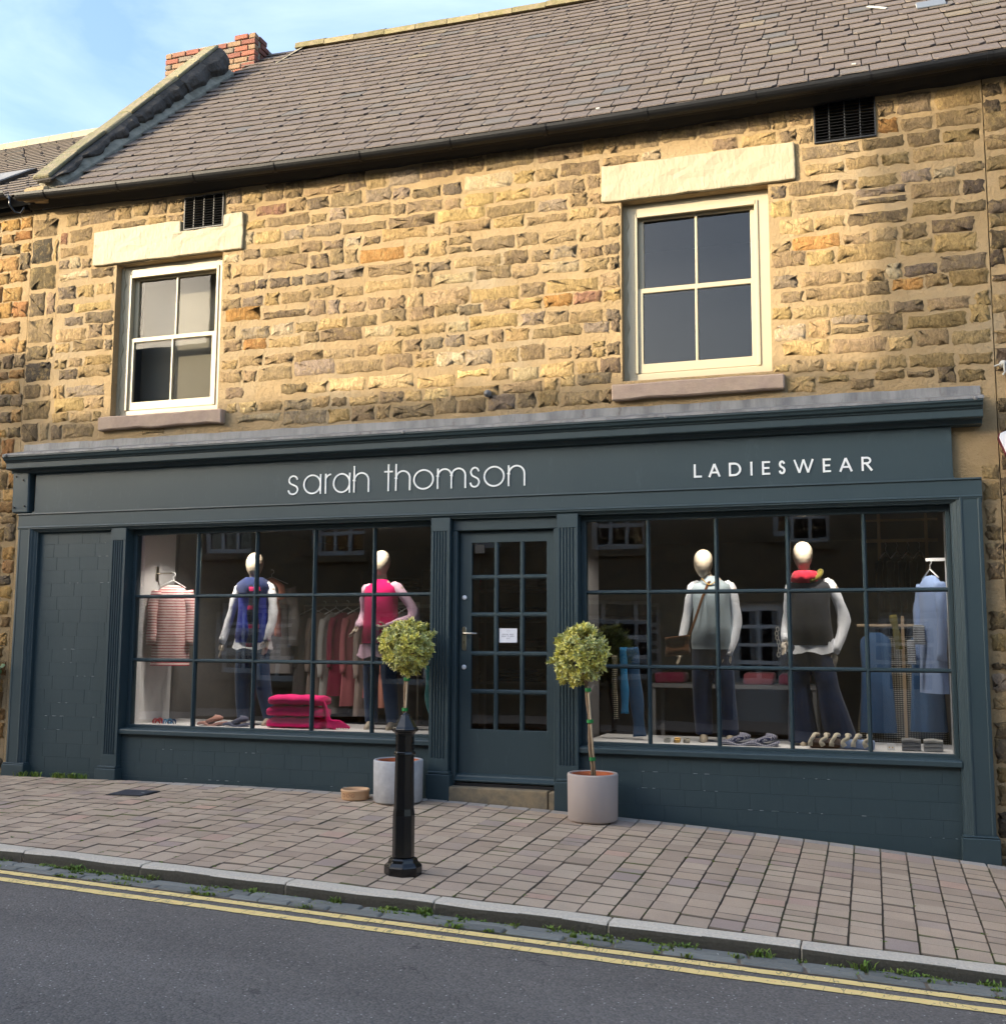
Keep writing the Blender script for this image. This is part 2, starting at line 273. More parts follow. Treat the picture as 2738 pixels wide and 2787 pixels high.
# ------------------------------------------------------------------ geometry helpers
WLOC = {}
def wloc(o): return WLOC.get(o.name, Vector((0, 0, 0))) if o is not None else Vector((0, 0, 0))
class MB:
    def __init__(s): s.v = []; s.f = []; s.c = None
    def add(s, vs, fs, c=None):
        n = len(s.v); s.v += [tuple(p) for p in vs]; s.f += [tuple(i + n for i in f) for f in fs]
        if c is not None or s.c is not None:
            if s.c is None: s.c = [(1, 1, 1)] * n
            s.c += (c if isinstance(c, list) else [c or (1, 1, 1)] * len(vs))
        return s
    def box(s, x0, x1, y0, y1, z0, z1, c=None):
        return s.add([(x0, y0, z0), (x1, y0, z0), (x1, y1, z0), (x0, y1, z0), (x0, y0, z1), (x1, y0, z1), (x1, y1, z1), (x0, y1, z1)],
                     [(0, 3, 2, 1), (4, 5, 6, 7), (0, 1, 5, 4), (1, 2, 6, 5), (2, 3, 7, 6), (3, 0, 4, 7)], c)
    def loft(s, rings, caps=True, closed=True, c=None):
        n = len(rings[0]); vs = [p for r in rings for p in r]; fs = []
        for i in range(len(rings) - 1):
            for j in range(n if closed else n - 1):
                k = (j + 1) % n; fs.append((i * n + j, i * n + k, (i + 1) * n + k, (i + 1) * n + j))
        if caps: fs.append(tuple(reversed(range(n)))); fs.append(tuple(range((len(rings) - 1) * n, len(rings) * n)))
        return s.add(vs, fs, c)
    def prism_y(s, poly, y0, y1): return s.loft([[(x, y0, z) for x, z in poly], [(x, y1, z) for x, z in poly]])
    def prism_x(s, poly, x0, x1): return s.loft([[(x0, y, z) for y, z in poly], [(x1, y, z) for y, z in poly]])
    def prism_z(s, poly, z0, z1): return s.loft([[(x, y, z0) for x, y in poly], [(x, y, z1) for x, y in poly]])
    def lathe(s, prof, cx, cy, n=24, caps=True, rot=0.0):
        return s.loft([[(cx + r * math.cos(2 * math.pi * i / n + rot), cy + r * math.sin(2 * math.pi * i / n + rot), z) for i in range(n)] for r, z in prof], caps)
    def tube(s, path, r, n=8, caps=True, flat=1.0):
        P = [Vector(p) for p in path]; rings = []; up = None
        for i, p in enumerate(P):
            t = (P[min(i + 1, len(P) - 1)] - P[max(i - 1, 0)]).normalized()
            if up is None:
                ref = Vector((0, 0, 1)) if abs(t.z) < 0.9 else Vector((0, 1, 0)); a = t.cross(ref).normalized()
            else: a = (up - t * up.dot(t)).normalized()
            up = a; b = t.cross(a); rr = r[i] if isinstance(r, (list, tuple)) else r
            rings.append([tuple(p + a * rr * math.cos(2 * math.pi * k / n) + b * rr * flat * math.sin(2 * math.pi * k / n)) for k in range(n)])
        return s.loft(rings, caps)
    def ribbon(s, pts, w, y0, y1, closed=False):      # stroke in the x-z plane with thickness in y
        P = [Vector((x, z)) for x, z in pts]; n = len(P); Lf = []; Rt = []
        for i in range(n):
            a = P[(i - 1) % n] if closed or i > 0 else None; b = P[(i + 1) % n] if closed or i < n - 1 else None
            d1 = (P[i] - a).normalized() if a is not None else None; d2 = (b - P[i]).normalized() if b is not None else None
            d1 = d1 or d2; d2 = d2 or d1
            t = (d1 + d2); t = t.normalized() if t.length > 1e-6 else d1
            nn = Vector((-t.y, t.x)); k = max(0.45, nn.dot(Vector((-d1.y, d1.x)))); o = nn * (w * 0.5 / k)
            Lf.append(P[i] + o); Rt.append(P[i] - o)
        rings = [[(l.x, y0, l.y), (r.x, y0, r.y), (r.x, y1, r.y), (l.x, y1, l.y)] for l, r in zip(Lf, Rt)]
        if closed: rings.append(rings[0])
        return s.loft(rings, not closed)
    def jitter(s, a, rng):
        s.v = [(x + rng.uniform(-a, a), y + rng.uniform(-a, a), z + rng.uniform(-a, a)) for x, y, z in s.v]; return s
    def xform(s, mtx): s.v = [tuple(mtx @ Vector(p)) for p in s.v]; return s
    def mesh(s, name, off=(0, 0, 0), smooth=False, recalc=True):
        me = bpy.data.meshes.new(name); ox, oy, oz = off
        me.from_pydata([(x - ox, y - oy, z - oz) for x, y, z in s.v], [], s.f)
        if s.c is not None:
            a = me.color_attributes.new('Col', 'FLOAT_COLOR', 'POINT')
            a.data.foreach_set('color', [q for c in s.c for q in (c[0], c[1], c[2], 1.0)])
        if recalc:
            bm = bmesh.new(); bm.from_mesh(me); bmesh.ops.recalc_face_normals(bm, faces=bm.faces); bm.to_mesh(me); bm.free()
        if smooth: me.polygons.foreach_set('use_smooth', [True] * len(me.polygons))
        me.update(); return me
    def build(s, name, mat, parent=None, smooth=False, bevel=0.0, recalc=True, label=None, cat=None, group=None, kind=None, remesh=0.0, seg=1, origin=None):
        xs, ys, zs = zip(*s.v)
        org = Vector(origin) if origin is not None else Vector(((min(xs) + max(xs)) / 2, (min(ys) + max(ys)) / 2, min(zs)))
        o = bpy.data.objects.new(name, s.mesh(name, org, smooth, recalc)); o.data.materials.append(MATS[mat]); put(o, org, parent)
        if bevel: b = o.modifiers.new('bevel', 'BEVEL'); b.width = bevel; b.segments = seg; b.limit_method = 'ANGLE'; b.angle_limit = rad(40)
        if remesh:
            m = o.modifiers.new('remesh', 'REMESH'); m.mode = 'VOXEL'; m.voxel_size = remesh; m.use_smooth_shade = True
            q = o.modifiers.new('soft', 'SMOOTH'); q.factor = 0.5; q.iterations = 4
        tag(o, label, cat, group, kind); return o
def put(o, w, parent=None):
    col.objects.link(o); w = Vector(w); WLOC[o.name] = w; o.location = w - wloc(parent)
    if parent is not None: o.parent = parent
def tag(o, label=None, cat=None, group=None, kind=None):
    for k, v in (('label', label), ('category', cat), ('group', group), ('kind', kind)):
        if v: o[k] = v
    return o
def thing(name, loc, label, cat, group=None):
    o = bpy.data.objects.new(name, None); o.empty_display_size = 0.2; put(o, loc); return tag(o, label, cat, group)
def inst(name, me, mtx, parent, mat=None):            # one object on shared mesh data, world matrix
    o = bpy.data.objects.new(name, me); col.objects.link(o); w = mtx.to_translation(); WLOC[o.name] = w
    m2 = mtx.copy(); m2.translation = w - wloc(parent)
    o.parent = parent; o.matrix_basis = m2; return o
def arc(cx, cz, rx, rz, a0, a1, n=14): return [(cx + rx * math.cos(rad(a0 + (a1 - a0) * i / n)), cz + rz * math.sin(rad(a0 + (a1 - a0) * i / n))) for i in range(n + 1)]
def smoothline(pts, n=6):
    out = []; P = [Vector(p) for p in pts]
    for i in range(len(P) - 1):
        p0 = P[max(i - 1, 0)]; p1 = P[i]; p2 = P[i + 1]; p3 = P[min(i + 2, len(P) - 1)]
        for k in range(n):
            t = k / n; out.append(tuple(0.5 * ((2 * p1) + (p2 - p0) * t + (2 * p0 - 5 * p1 + 4 * p2 - p3) * t * t + (3 * p1 - p0 - 3 * p2 + p3) * t ** 3)))
    return out + [tuple(P[-1])]
def boxes_around(mb, x0, x1, z0, z1, y0, y1, holes):    # a slab with rectangular openings
    xs = sorted({x0, x1, *[min(max(h[i], x0), x1) for h in holes for i in (0, 1)]}); zs = sorted({z0, z1, *[min(max(h[i], z0), z1) for h in holes for i in (2, 3)]})
    X = xs; Z = zs; solid = {}
    for i in range(len(X) - 1):
        for j in range(len(Z) - 1):
            cx, cz = (X[i] + X[i + 1]) / 2, (Z[j] + Z[j + 1]) / 2
            solid[i, j] = not any(h[0] < cx < h[1] and h[2] < cz < h[3] for h in holes)
    idx = {}; vs = []; fs = []
    def V(i, j, k):
        if (i, j, k) not in idx: idx[i, j, k] = len(vs); vs.append((X[i], (y0, y1)[k], Z[j]))
        return idx[i, j, k]
    for (i, j), s in solid.items():
        if not s: continue
        fs.append((V(i, j, 0), V(i + 1, j, 0), V(i + 1, j + 1, 0), V(i, j + 1, 0))); fs.append((V(i, j + 1, 1), V(i + 1, j + 1, 1), V(i + 1, j, 1), V(i, j, 1)))
        for di, dj, a, b in ((-1, 0, (i, j), (i, j + 1)), (1, 0, (i + 1, j + 1), (i + 1, j)), (0, -1, (i + 1, j), (i, j)), (0, 1, (i, j + 1), (i + 1, j + 1))):
            if not solid.get((i + di, j + dj), False): fs.append((V(*a, 1), V(*b, 1), V(*b, 0), V(*a, 0)) if True else None)
    mb.add(vs, fs); return mb
# ------------------------------------------------------------------ ground levels
def zw(x):
    def q(t): return -0.069 - 0.0753 * t - 0.0068 * t * t
    if x < -6.5: return q(-6.5) + 0.013 * (x + 6.5)
    if x > 2.0: return q(2.0) - 0.09 * (x - 2.0)
    return q(x)
def yk(x):
    def q(t): return -2.82 + 0.022 * (t + 3.2) ** 2
    if x < -6.5: return q(-6.5)
    if x > 1.5: return q(1.5) + 0.12 * (x - 1.5) * 0.3
    return q(x)
def zp(x, y): return zw(x) + 0.03 * y
KW, KH = 0.135, 0.085
def zr(x, y):
    d = (yk(x) - KW) - y
    return zp(x, yk(x)) - KH + 0.018 * min(max(d, 0), 2.6) - 0.018 * max(d - 2.6, 0)
def gsheet(name, mat, xs, ylist, zf, kind='structure'):
    mb = MB(); ny = len(ylist(xs[0]))
    vs = [(x, y, zf(x, y)) for x in xs for y in ylist(x)]
    fs = [(i * ny + j, (i + 1) * ny + j, (i + 1) * ny + j + 1, i * ny + j + 1) for i in range(len(xs) - 1) for j in range(ny - 1)]
    mb.add(vs, fs); return mb.build(name, mat, smooth=True, kind=kind)
XS = [-40, -30, -22, -16, -12] + [-10 + 0.4 * i for i in range(36)] + [5, 7, 10, 14, 20, 30]
ground = MB().add([(-600, -600, -6), (600, -600, -6), (600, 600, -6), (-600, 600, -6)], [(0, 1, 2, 3)]).build('ground', 'joint_sand', kind='structure')
road = gsheet('road', 'asphalt', XS, lambda x: [yk(x) - KW + 0.05 - 0.0 * i for i in (0,)] + [yk(x) - KW - d for d in (0.6, 1.3, 2.6, 4.0, 5.6)], lambda x, y: zr(x, y) - 0.02 * 0)
pavement = gsheet('pavement', 'joint_sand', XS, lambda x: [0.5, 0.0, yk(x) * 0.5, yk(x) - 0.01], lambda x, y: zp(x, y) - 0.020)
far_pavement = gsheet('far_pavement', 'paver', XS, lambda x: [yk(x) - KW - 5.6, -10.6], lambda x, y: zr(x, yk(x) - KW - 5.6) + 0.1)
# ------------------------------------------------------------------ paving blocks
def block_mesh(name, w, l, h, inset, rng, chip=0.0, ix=None):
    ix = inset if ix is None else ix
    j = lambda a: rng.uniform(-a, a)
    def ring(dx, dy, z, ja):
        out = []
        for sx, sy in ((-1, -1), (1, -1), (1, 1), (-1, 1)):
            x, y = sx * (w / 2 - dx), sy * (l / 2 - dy); k = inset * 1.1
            out += [(x + j(ja), y - sy * k + j(ja), z), (x - sx * k + j(ja), y + j(ja), z)] if sx * sy > 0 else [(x - sx * k + j(ja), y + j(ja), z), (x + j(ja), y - sy * k + j(ja), z)]
        return out
    r0 = ring(0, 0, -h, 0); r1 = ring(0, 0, -inset * 0.9, chip); r2 = ring(ix, inset, 0, chip)
    mb = MB(); n = 8; mb.v = r0 + r1 + r2
    for a in (0, 1):
        for k in range(n): mb.f.append((a * n + k, a * n + (k + 1) % n, (a + 1) * n + (k + 1) % n, (a + 1) * n + k))
    mb.f.append(tuple(range(2 * n, 3 * n)))
    return mb
def place_pieces(pieces, variants, name, parent, matn, limit=300, stuffname=None, score=None, side=None):
    # pieces: (matrix, variant index); the ones that show largest become objects, the rest one joined mesh
    def sc_(p):
        px, py, w = proj(p[0].to_translation())
        if not (-60 < px < 2800 and -60 < py < 2850) or w < 0.5: return -1.0 / max(abs(w), 0.1) - 1e3
        return 1.0 / w
    pieces = sorted(pieces, key=score or sc_, reverse=True)
    meshes = []
    for i, v in enumerate(variants):
        me = v.mesh(name); me.materials.append(MATS[matn]); meshes.append(me)
        if side:
            me.materials.append(MATS[side])
            for q, pl in enumerate(me.polygons): pl.material_index = 1 if q < len(v.f) - 1 else 0
    for mt, k in pieces[:limit]: inst(name, meshes[k], mt, parent)
    rest = pieces[limit:]
    if rest:
        mb = MB()
        for mt, k in rest:
            v = variants[k]; mb.add([tuple(mt @ Vector(p)) for p in v.v], v.f)
        fo = mb.build(stuffname or name + '_field', matn, parent, kind='stuff', recalc=False)
        if side:
            fo.data.materials.append(MATS[side]); nf = len(variants[0].f)
            for q, pl in enumerate(fo.data.polygons): pl.material_index = 0 if q % nf == nf - 1 else 1
rng = random.Random(3)
LV = (0.115, 0.15, 0.18, 0.21)
pv = [block_mesh('paver', 0.179, l - 0.006, 0.05, 0.0055, rng, 0.002, 0.003) for l in LV for _ in range(2)]
pieces = []; cw = 0.1835; edge = []
def slope_mtx(x, y, z, rz=0.0, jt=0.012):
    sx = (zp(x + 0.1, y) - zp(x - 0.1, y)) / 0.2
    return Matrix.Translation((x, y, z)) @ Euler((0.03 + rng.uniform(-jt, jt), -math.atan(sx) + rng.uniform(-jt, jt), rz + rng.uniform(-0.006, 0.006))).to_matrix().to_4x4()
i = 0
x = -11.0
while x < 4.0:
    xc = x + cw / 2; y = -0.035 + rng.uniform(-0.01, 0.0); yend = yk(xc) + 0.004
    if -6.6 < xc < 1.2:     # paler cut row along the wall
        l = rng.choice((0.09, 0.11)); edge.append((slope_mtx(xc, y - l / 2, zp(xc, y - l / 2) + 0.002), l)); y -= l
    else: y += 0.03
    while y > yend + 0.04:
        k = rng.choice((0, 1, 1, 2, 2, 3)); l = LV[k]
        if y - l < yend + 0.07: l = y - yend - 0.003; sy = l / LV[k]
        else: sy = 1.0
        m = slope_mtx(xc, y - l / 2, zp(xc, y - l / 2) + rng.uniform(-0.0035, 0.0035)) @ Matrix.Diagonal((rng.uniform(0.985, 1.005), sy * rng.uniform(0.985, 1.0), 1, 1))
        pieces.append((m, k * 2 + rng.randrange(2))); y -= l
    x += cw
place_pieces(pieces, pv, 'paver', pavement, 'paver', 300, 'paver_field', side='joint_sand')
ev = block_mesh('edge_paver', 0.175, 0.1, 0.045, 0.006, rng, 0.004); em = ev.mesh('edge_paver'); em.materials.append(MATS['edge_paver'])
for m, l in edge: inst('edge_paver', em, m @ Matrix.Diagonal((1, l / 0.104, 1, 1)), pavement)
# kerb stones, channel setts, yellow lines
kerb = MB(); kx = [-14 + 0.5 * i for i in range(41)]
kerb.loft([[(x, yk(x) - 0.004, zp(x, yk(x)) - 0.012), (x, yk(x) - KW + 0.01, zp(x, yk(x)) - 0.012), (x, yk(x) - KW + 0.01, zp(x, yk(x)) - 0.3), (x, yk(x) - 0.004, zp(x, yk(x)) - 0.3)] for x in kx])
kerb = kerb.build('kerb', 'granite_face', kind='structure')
kj = [-13.5, -12.4, -11.3, -10.2, -9.2, -8.2, -7.2, -6.3, -5.45, -4.46, -3.40, -2.44, -1.43, -0.41, 0.62, 1.7, 2.8, 3.9, 5.0]
for a, b in zip(kj, kj[1:]):
    mb = MB(); rings = []; n = 4
    for i in range(n + 1):
        x = a + 0.004 + (b - a - 0.008) * i / n; y = yk(x); z = zp(x, y) + rng.uniform(-0.002, 0.002)
        rings.append([(x, y - 0.002, z - 0.1), (x, y - 0.002, z - 0.006), (x, y - 0.01, z), (x, y - KW + 0.02, z), (x, y - KW + 0.004, z - 0.014 + rng.uniform(-.003, .003)), (x, y - KW, z - 0.035), (x, y - KW, z - 0.2)])
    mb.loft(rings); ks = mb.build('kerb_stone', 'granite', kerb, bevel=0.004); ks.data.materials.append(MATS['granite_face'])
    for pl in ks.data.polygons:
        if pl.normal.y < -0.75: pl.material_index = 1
channel = gsheet('road_channel', 'joint_sand', [-12 + 0.4 * i for i in range(45)], lambda x: [yk(x) - KW, yk(x) - KW - 0.20], lambda x, y: zr(x, y) + 0.004)
sv = [block_mesh('sett', l - 0.010, 0.086, 0.05, 0.010, rng, 0.005) for l in (0.2, 0.26, 0.33, 0.4)]; sp = []
for rowi in (0, 1):
    x = -11.0 + 0.13 * rowi
    while x < 3.5:
        k = rng.randrange(4); l = (0.2, 0.26, 0.33, 0.4)[k]; xc = x + l / 2; y = yk(xc) - KW - 0.052 - 0.093 * rowi
        rz = math.atan((yk(xc + .1) - yk(xc - .1)) / 0.2); sx = (zr(xc + .1, y) - zr(xc - .1, y)) / 0.2
        sp.append((Matrix.Translation((xc, y, zr(xc, y) + 0.014 + rng.uniform(-.004, .004))) @ Euler((rng.uniform(-.03, .03), -math.atan(sx), rz)).to_matrix().to_4x4(), k)); x += l
place_pieces(sp, sv, 'sett', channel, 'whin_sett', 300)
for d0, d1 in ((0.224, 0.300), (0.378, 0.462)):
    mb = MB(); xs = [-13 + 0.06 * i for i in range(310)]; n2 = len(xs)
    e0 = [rng.uniform(-.004, .004) for _ in xs]; e1 = [rng.uniform(-.004, .004) for _ in xs]
    vs = [(x, yk(x) - KW - d0 + e0[i], zr(x, yk(x) - KW - d0) + 0.004) for i, x in enumerate(xs)] + [(x, yk(x) - KW - d1 + e1[i], zr(x, yk(x) - KW - d1) + 0.004) for i, x in enumerate(xs)]
    mb.add(vs, [(n2 + i, n2 + i + 1, i + 1, i) for i in range(n2 - 1)]); mb.build('yellow_line', 'yellow_line', road)
# weeds along the kerb foot and the left wall foot: nobody could count the blades
mb = MB()
def tuft(x, y, z, n, h, sp, rg):
    for _ in range(n):
        a = rg.uniform(0, 6.28); r = rg.uniform(0, sp); bx, by = x + r * math.cos(a) * 1.6, y + r * math.sin(a) * 0.6; a2 = rg.uniform(0, 6.28); l = h * rg.uniform(0.5, 1.2); w = rg.uniform(0.0025, 0.006)
        dx, dy = math.cos(a2), math.sin(a2); tip = (bx + dx * l * 0.6, by + dy * l * 0.6, z + l * 0.8); mid = (bx + dx * l * 0.25, by + dy * l * 0.25, z + l * 0.62)
        mb.add([(bx - dy * w, by + dx * w, z), (bx + dy * w, by - dx * w, z), (mid[0] + dy * w, mid[1] - dx * w, mid[2]), (mid[0] - dy * w, mid[1] + dx * w, mid[2]), tip], [(0, 1, 2, 3), (3, 2, 4)])
rg = random.Random(21)
for _ in range(520):
    x = rg.uniform(-7.5, 1.6); d = abs(rg.gauss(0, 0.035)) if rg.random() < .78 else rg.choice((0.095, 0.188)) + rg.gauss(0, .012)
    y = yk(x) - KW - 0.008 - d; dens = math.sin(x * 2.3) + math.sin(x * 5.1 + 1) + math.sin(x * 11.0)
    if dens < 0.15 and rg.random() < 0.8: continue
    tuft(x, y, zr(x, y) + 0.006, rg.randint(8, 22), rg.uniform(0.010, 0.030), rg.uniform(0.012, 0.05), rg)
for px, h in ((-4.95, .075), (-4.35, .07), (-3.05, .07), (-2.5, .08), (-1.7, .07), (-0.62, .085), (-0.1, .09), (0.12, .07), (-5.6, .05), (-1.0, .06), (0.5, .06), (-3.6, .06)):
    y = yk(px) - KW - 0.03; tuft(px, y, zr(px, y), 40, h * .75, 0.05, rg)
for px in (-8.02, -7.85, -7.6, -7.52, -7.4, -7.3):
    tuft(px, -0.03, zp(px, 0), 46, 0.06, 0.05, rg)
for _ in range(60):
    x = -6.5 + 7.7 * rg.random(); xj = round((x + 11.0) / cw) * cw - 11.0; y = rg.uniform(yk(x), -1.0 if x > -1.5 else -2.0); tuft(xj, y, zp(xj, y) - 0.006, 10, 0.013, 0.012, rg)
mb.build('weeds', 'grass', kind='stuff', recalc=False, label='short green weeds along the kerb foot and wall base', cat='weeds')
mb = MB()
for _ in range(26):
    x = rg.uniform(-7, 1); y = yk(x) - KW - rg.choice((rg.uniform(0.02, 0.2), rg.uniform(.5, 2.2))); z = zr(x, y) + 0.006; a = rg.uniform(0, 3.1); l = rg.uniform(.006, .018)
    if yk(x) - KW - y < 0.2: z += 0.014
    mb.add([(x + l * math.cos(a), y + l * math.sin(a), z), (x - .004 * math.sin(a), y + .004 * math.cos(a), z + .006), (x - l * math.cos(a), y - l * math.sin(a), z), (x + .004 * math.sin(a), y - .004 * math.cos(a), z + .005)], [(0, 1, 2, 3)])
mb.build('litter', 'clip_white', kind='stuff', recalc=False, label='tiny pale scraps scattered on the road edge', cat='litter')
# ------------------------------------------------------------------ the shop building
YW = 0.10
shop = thing('shop_building', (-3.7, 0.0, 0.0), 'stone shop building with slate roof and dark teal shopfront', 'building')
XL, XR = -8.36, 0.97
WIN = ((-7.26, -6.00, 3.70, 5.30), (-1.97, -0.71, 3.70, 5.31))
VENT = ((-6.46, -6.00, 5.57, 5.915), (-0.325, 0.165, 5.605, 5.95))
LINT = ((-7.54, -5.76, 5.305, 5.675), (-2.14, -0.48, 5.315, 5.645))
SILL = ((-7.35, -5.91, 3.565, 3.705), (-2.05, -0.61, 3.535, 3.672))
DISP = ((-6.93, -3.66, 0.36, 2.54), (-2.36, 0.62, 0.36, 2.54))
wallm = boxes_around(MB(), XL, XR, -0.6, 6.02, YW, YW + 0.35, list(WIN) + list(VENT) + [(-6.93, 0.64, 0.31, 2.56)])
wall = wallm.build('stone_wall', 'mortar', shop)
MB().box(XL, XL + .3, YW + .35, 8, -0.6, 5.9).box(XR - .3, XR, YW + .35, 8, -0.6, 5.9).box(XL, XR, 7.7, 8, -0.6, 5.9).build('outer_wall', 'mortar', shop)
SC = [('#9a8564', 30), ('#a48e69', 26), ('#8f7c60', 20), ('#b09768', 18), ('#b89d70', 12), ('#87765d', 14), ('#776a58', 7), ('#b0854e', 2), ('#94705a', 1), ('#bcab88', 12), ('#9a8a74', 10)]
SCL = [tuple(v * .87 for v in hx(c)) for c, w in SC for _ in range(w)]
def stone_mb(x0, x1, z0, z1, rg, c, proud=0.02, y=YW, n=22, sq=0.5, jit=0.0135):
    w, h = x1 - x0, z1 - z0; cx, cz = (x0 + x1) / 2, (z0 + z1) / 2
    sk = rg.uniform(-.06, .06); tp = rg.uniform(-.12, .12); per = 2 * (w + h); out = []
    cn = [0, w, w + h, 2 * w + h]; ds = sorted([(q + e * min(w, h) * rg.uniform(.04, .16) * sq) % per for q in cn for e in (-1, 1)] + [per * (i + rg.uniform(.1, .9)) / (n - 8) for i in range(n - 8)])
    for d in ds:                            # walk a rectangle with broken corners
        if d < w: a, b = -w / 2 + d, -h / 2
        elif d < w + h: a, b = w / 2, -h / 2 + d - w
        elif d < 2 * w + h: a, b = w / 2 - (d - w - h), h / 2
        else: a, b = -w / 2, h / 2 - (d - 2 * w - h)
        b *= 1 + tp * a / w; b += sk * a * .3
        out.append((a + rg.uniform(-jit, jit), b + rg.uniform(-jit, jit) * .8))
    g_ = 1 + rg.uniform(-.22, .2); cl = (c[0] * g_, c[1] * g_ * rg.uniform(.95, 1.0), c[2] * g_ * rg.uniform(.9, 1.05))
    r0 = [(cx + a * 1.03, y + 0.006, cz + b * 1.04) for a, b in out]
    r1 = [(cx + a * .975, y - .0025 - proud * .3 + rg.uniform(-.002, .002), cz + b * .94) for a, b in out]
    jr = min(w, h) * .05
    r2 = [(cx + a * .66 + rg.uniform(-jr, jr), y - .005 - proud + rg.uniform(-.006, .003), cz + b * .56 + rg.uniform(-jr, jr)) for a, b in out]
    mb = MB(); mb.loft([r0, r1, r2], caps=False, c=cl); k = len(mb.v)
    mb.v.append((cx, y - .006 - proud - rg.uniform(-.003, .005), cz)); mb.c.append(cl)
    for i in range(n): mb.f.append((2 * n + i, 2 * n + (i + 1) % n, k))
    return mb
def stone_rows(x0, x1, z0, z1, holes, rg, hmin=.10, hmax=.175, wmin=.11, wmax=.46, gap=.025, wob=None):
    z = z0; out = []
    while z < z1 - 0.05:
        h = min(rg.uniform(hmin, hmax), z1 - z); x = x0 + rg.uniform(-0.1, 0.0); ph = rg.uniform(0, 6)
        while x < x1:
            w = min(max(rg.lognormvariate(-1.36, 0.42), wmin), wmax); g = gap * rg.uniform(.7, 1.5)
            dz = 0.018 * math.sin(x * 1.1 + ph) + rg.uniform(-.01, .01); hh = h * rg.uniform(0.74, 1.1)
            parts = [(x, x + w, z + dz, z + dz + hh)]
            if rg.random() < 0.10 and h > .13: m = rg.uniform(.4, .6); parts = [(x, x + w, z + dz, z + dz + hh * m - .012), (x, x + w, z + dz + hh * m + .012, z + dz + hh)]
            for p in parts:
                a, b, c, d = max(p[0], x0 + .006), min(p[1], x1 - .006), p[2], p[3]
                for hl in holes:
                    if b > hl[0] - .015 and a < hl[1] + .015 and d > hl[2] - .012 and c < hl[3] + .012:
                        ov = [(a, min(b, hl[0] - .018), c, d), (max(a, hl[1] + .018), b, c, d), (a, b, c, min(d, hl[2] - .015)), (a, b, max(c, hl[3] + .015), d)]
                        a, b, c, d = max(ov, key=lambda q: max(q[1] - q[0], 0) * max(q[3] - q[2], 0))
                if b - a > 0.07 and d - c > 0.045 and d < z1 + .03: out.append((a, b, c, d))
            x += w + g
        z += h + gap * rg.uniform(.8, 1.3)
    return out
rg = random.Random(5)
holes = list(WIN) + list(VENT) + list(LINT) + list(SILL) + [(-8.4, 0.9, 3.1, 3.49)]
st = [q + (None,) for q in stone_rows(XL + 0.01, XR - 0.01, 3.50, 5.96, holes + [(XL, -8.0, 3.48, 5.9)], rg)]
# long dark quoins at the left corner, paler smeared course over the shopfront
z = 3.5; k = 0
while z < 5.85:
    h = rg.choice((.1, .15, .2, .26)); w = rg.choice((.32, .33)) if k % 2 else rg.choice((.2, .26)); st.append((XL + .012, XL + .012 + w, z, min(z + h, 5.9), rg.choice(('#4c463c', '#5a5346', '#6d6049', '#7a6a4e')))); 
    if w < .28: st.append((XL + .04 + w, -8.02, z + .01, min(z + h - .01, 5.9), None))
    z += h + .03; k += 1
st += [q + (None,) for q in stone_rows(0.85, XR, -0.2, 3.2, [(-8.4, .86, 3.1, 3.5)], rg, wmin=.12, wmax=.16)]
def stone_color(q):
    if q[4]: return hx(q[4])
    c = rg.choice(SCL)
    if 3.6 < q[2] < 3.86 and rg.random() < .55: c = hx(rg.choice(('#b39c72', '#c0a676', '#ac9468')))
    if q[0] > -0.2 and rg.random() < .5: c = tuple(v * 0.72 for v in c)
    return c
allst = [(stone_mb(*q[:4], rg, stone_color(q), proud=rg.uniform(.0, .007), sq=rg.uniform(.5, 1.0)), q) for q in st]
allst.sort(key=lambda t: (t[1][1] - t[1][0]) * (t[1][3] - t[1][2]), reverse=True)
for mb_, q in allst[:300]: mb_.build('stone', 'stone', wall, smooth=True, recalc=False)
if allst[300:]:
    mb = MB()
    for m_, q in allst[300:]: mb.add(m_.v, m_.f, m_.c)
    mb.build('small_stones', 'stone', wall, smooth=True, kind='stuff', recalc=False)
# lintels, sills, vents
for i, l in enumerate(LINT):
    mb = MB(); h = [(VENT[0][0] - .02, VENT[0][1] + .01, VENT[0][2] - .01, 6)] if i == 0 else []
    h = h + [(l[0] + (l[1] - l[0]) * q / 13,) * 2 + (l[2] + .12 + .05 * (q % 3),) * 2 for q in range(1, 13)]
    boxes_around(mb, l[0], l[1], l[2], l[3], YW - .035, YW + .2, h)
    mb.jitter(.0055, rg); li = mb.build('lintel', 'cream_paint', shop, bevel=.012, seg=2)
for s_ in SILL:
    mb = MB(); n = 9
    mb.loft([[(s_[0] + (s_[1] - s_[0]) * t / n, YW - .07 + rg.uniform(-.006, .006), s_[2] + rg.uniform(-.012, .008)), (s_[0] + (s_[1] - s_[0]) * t / n, YW - .075 + rg.uniform(-.006, .006), s_[3] - .012 + rg.uniform(-.005, .004)), (s_[0] + (s_[1] - s_[0]) * t / n, YW + .14, s_[3]), (s_[0] + (s_[1] - s_[0]) * t / n, YW + .14, s_[2])] for t in range(n + 1)])
    mb.build('window_sill', 'pink_sill', shop, bevel=.01)
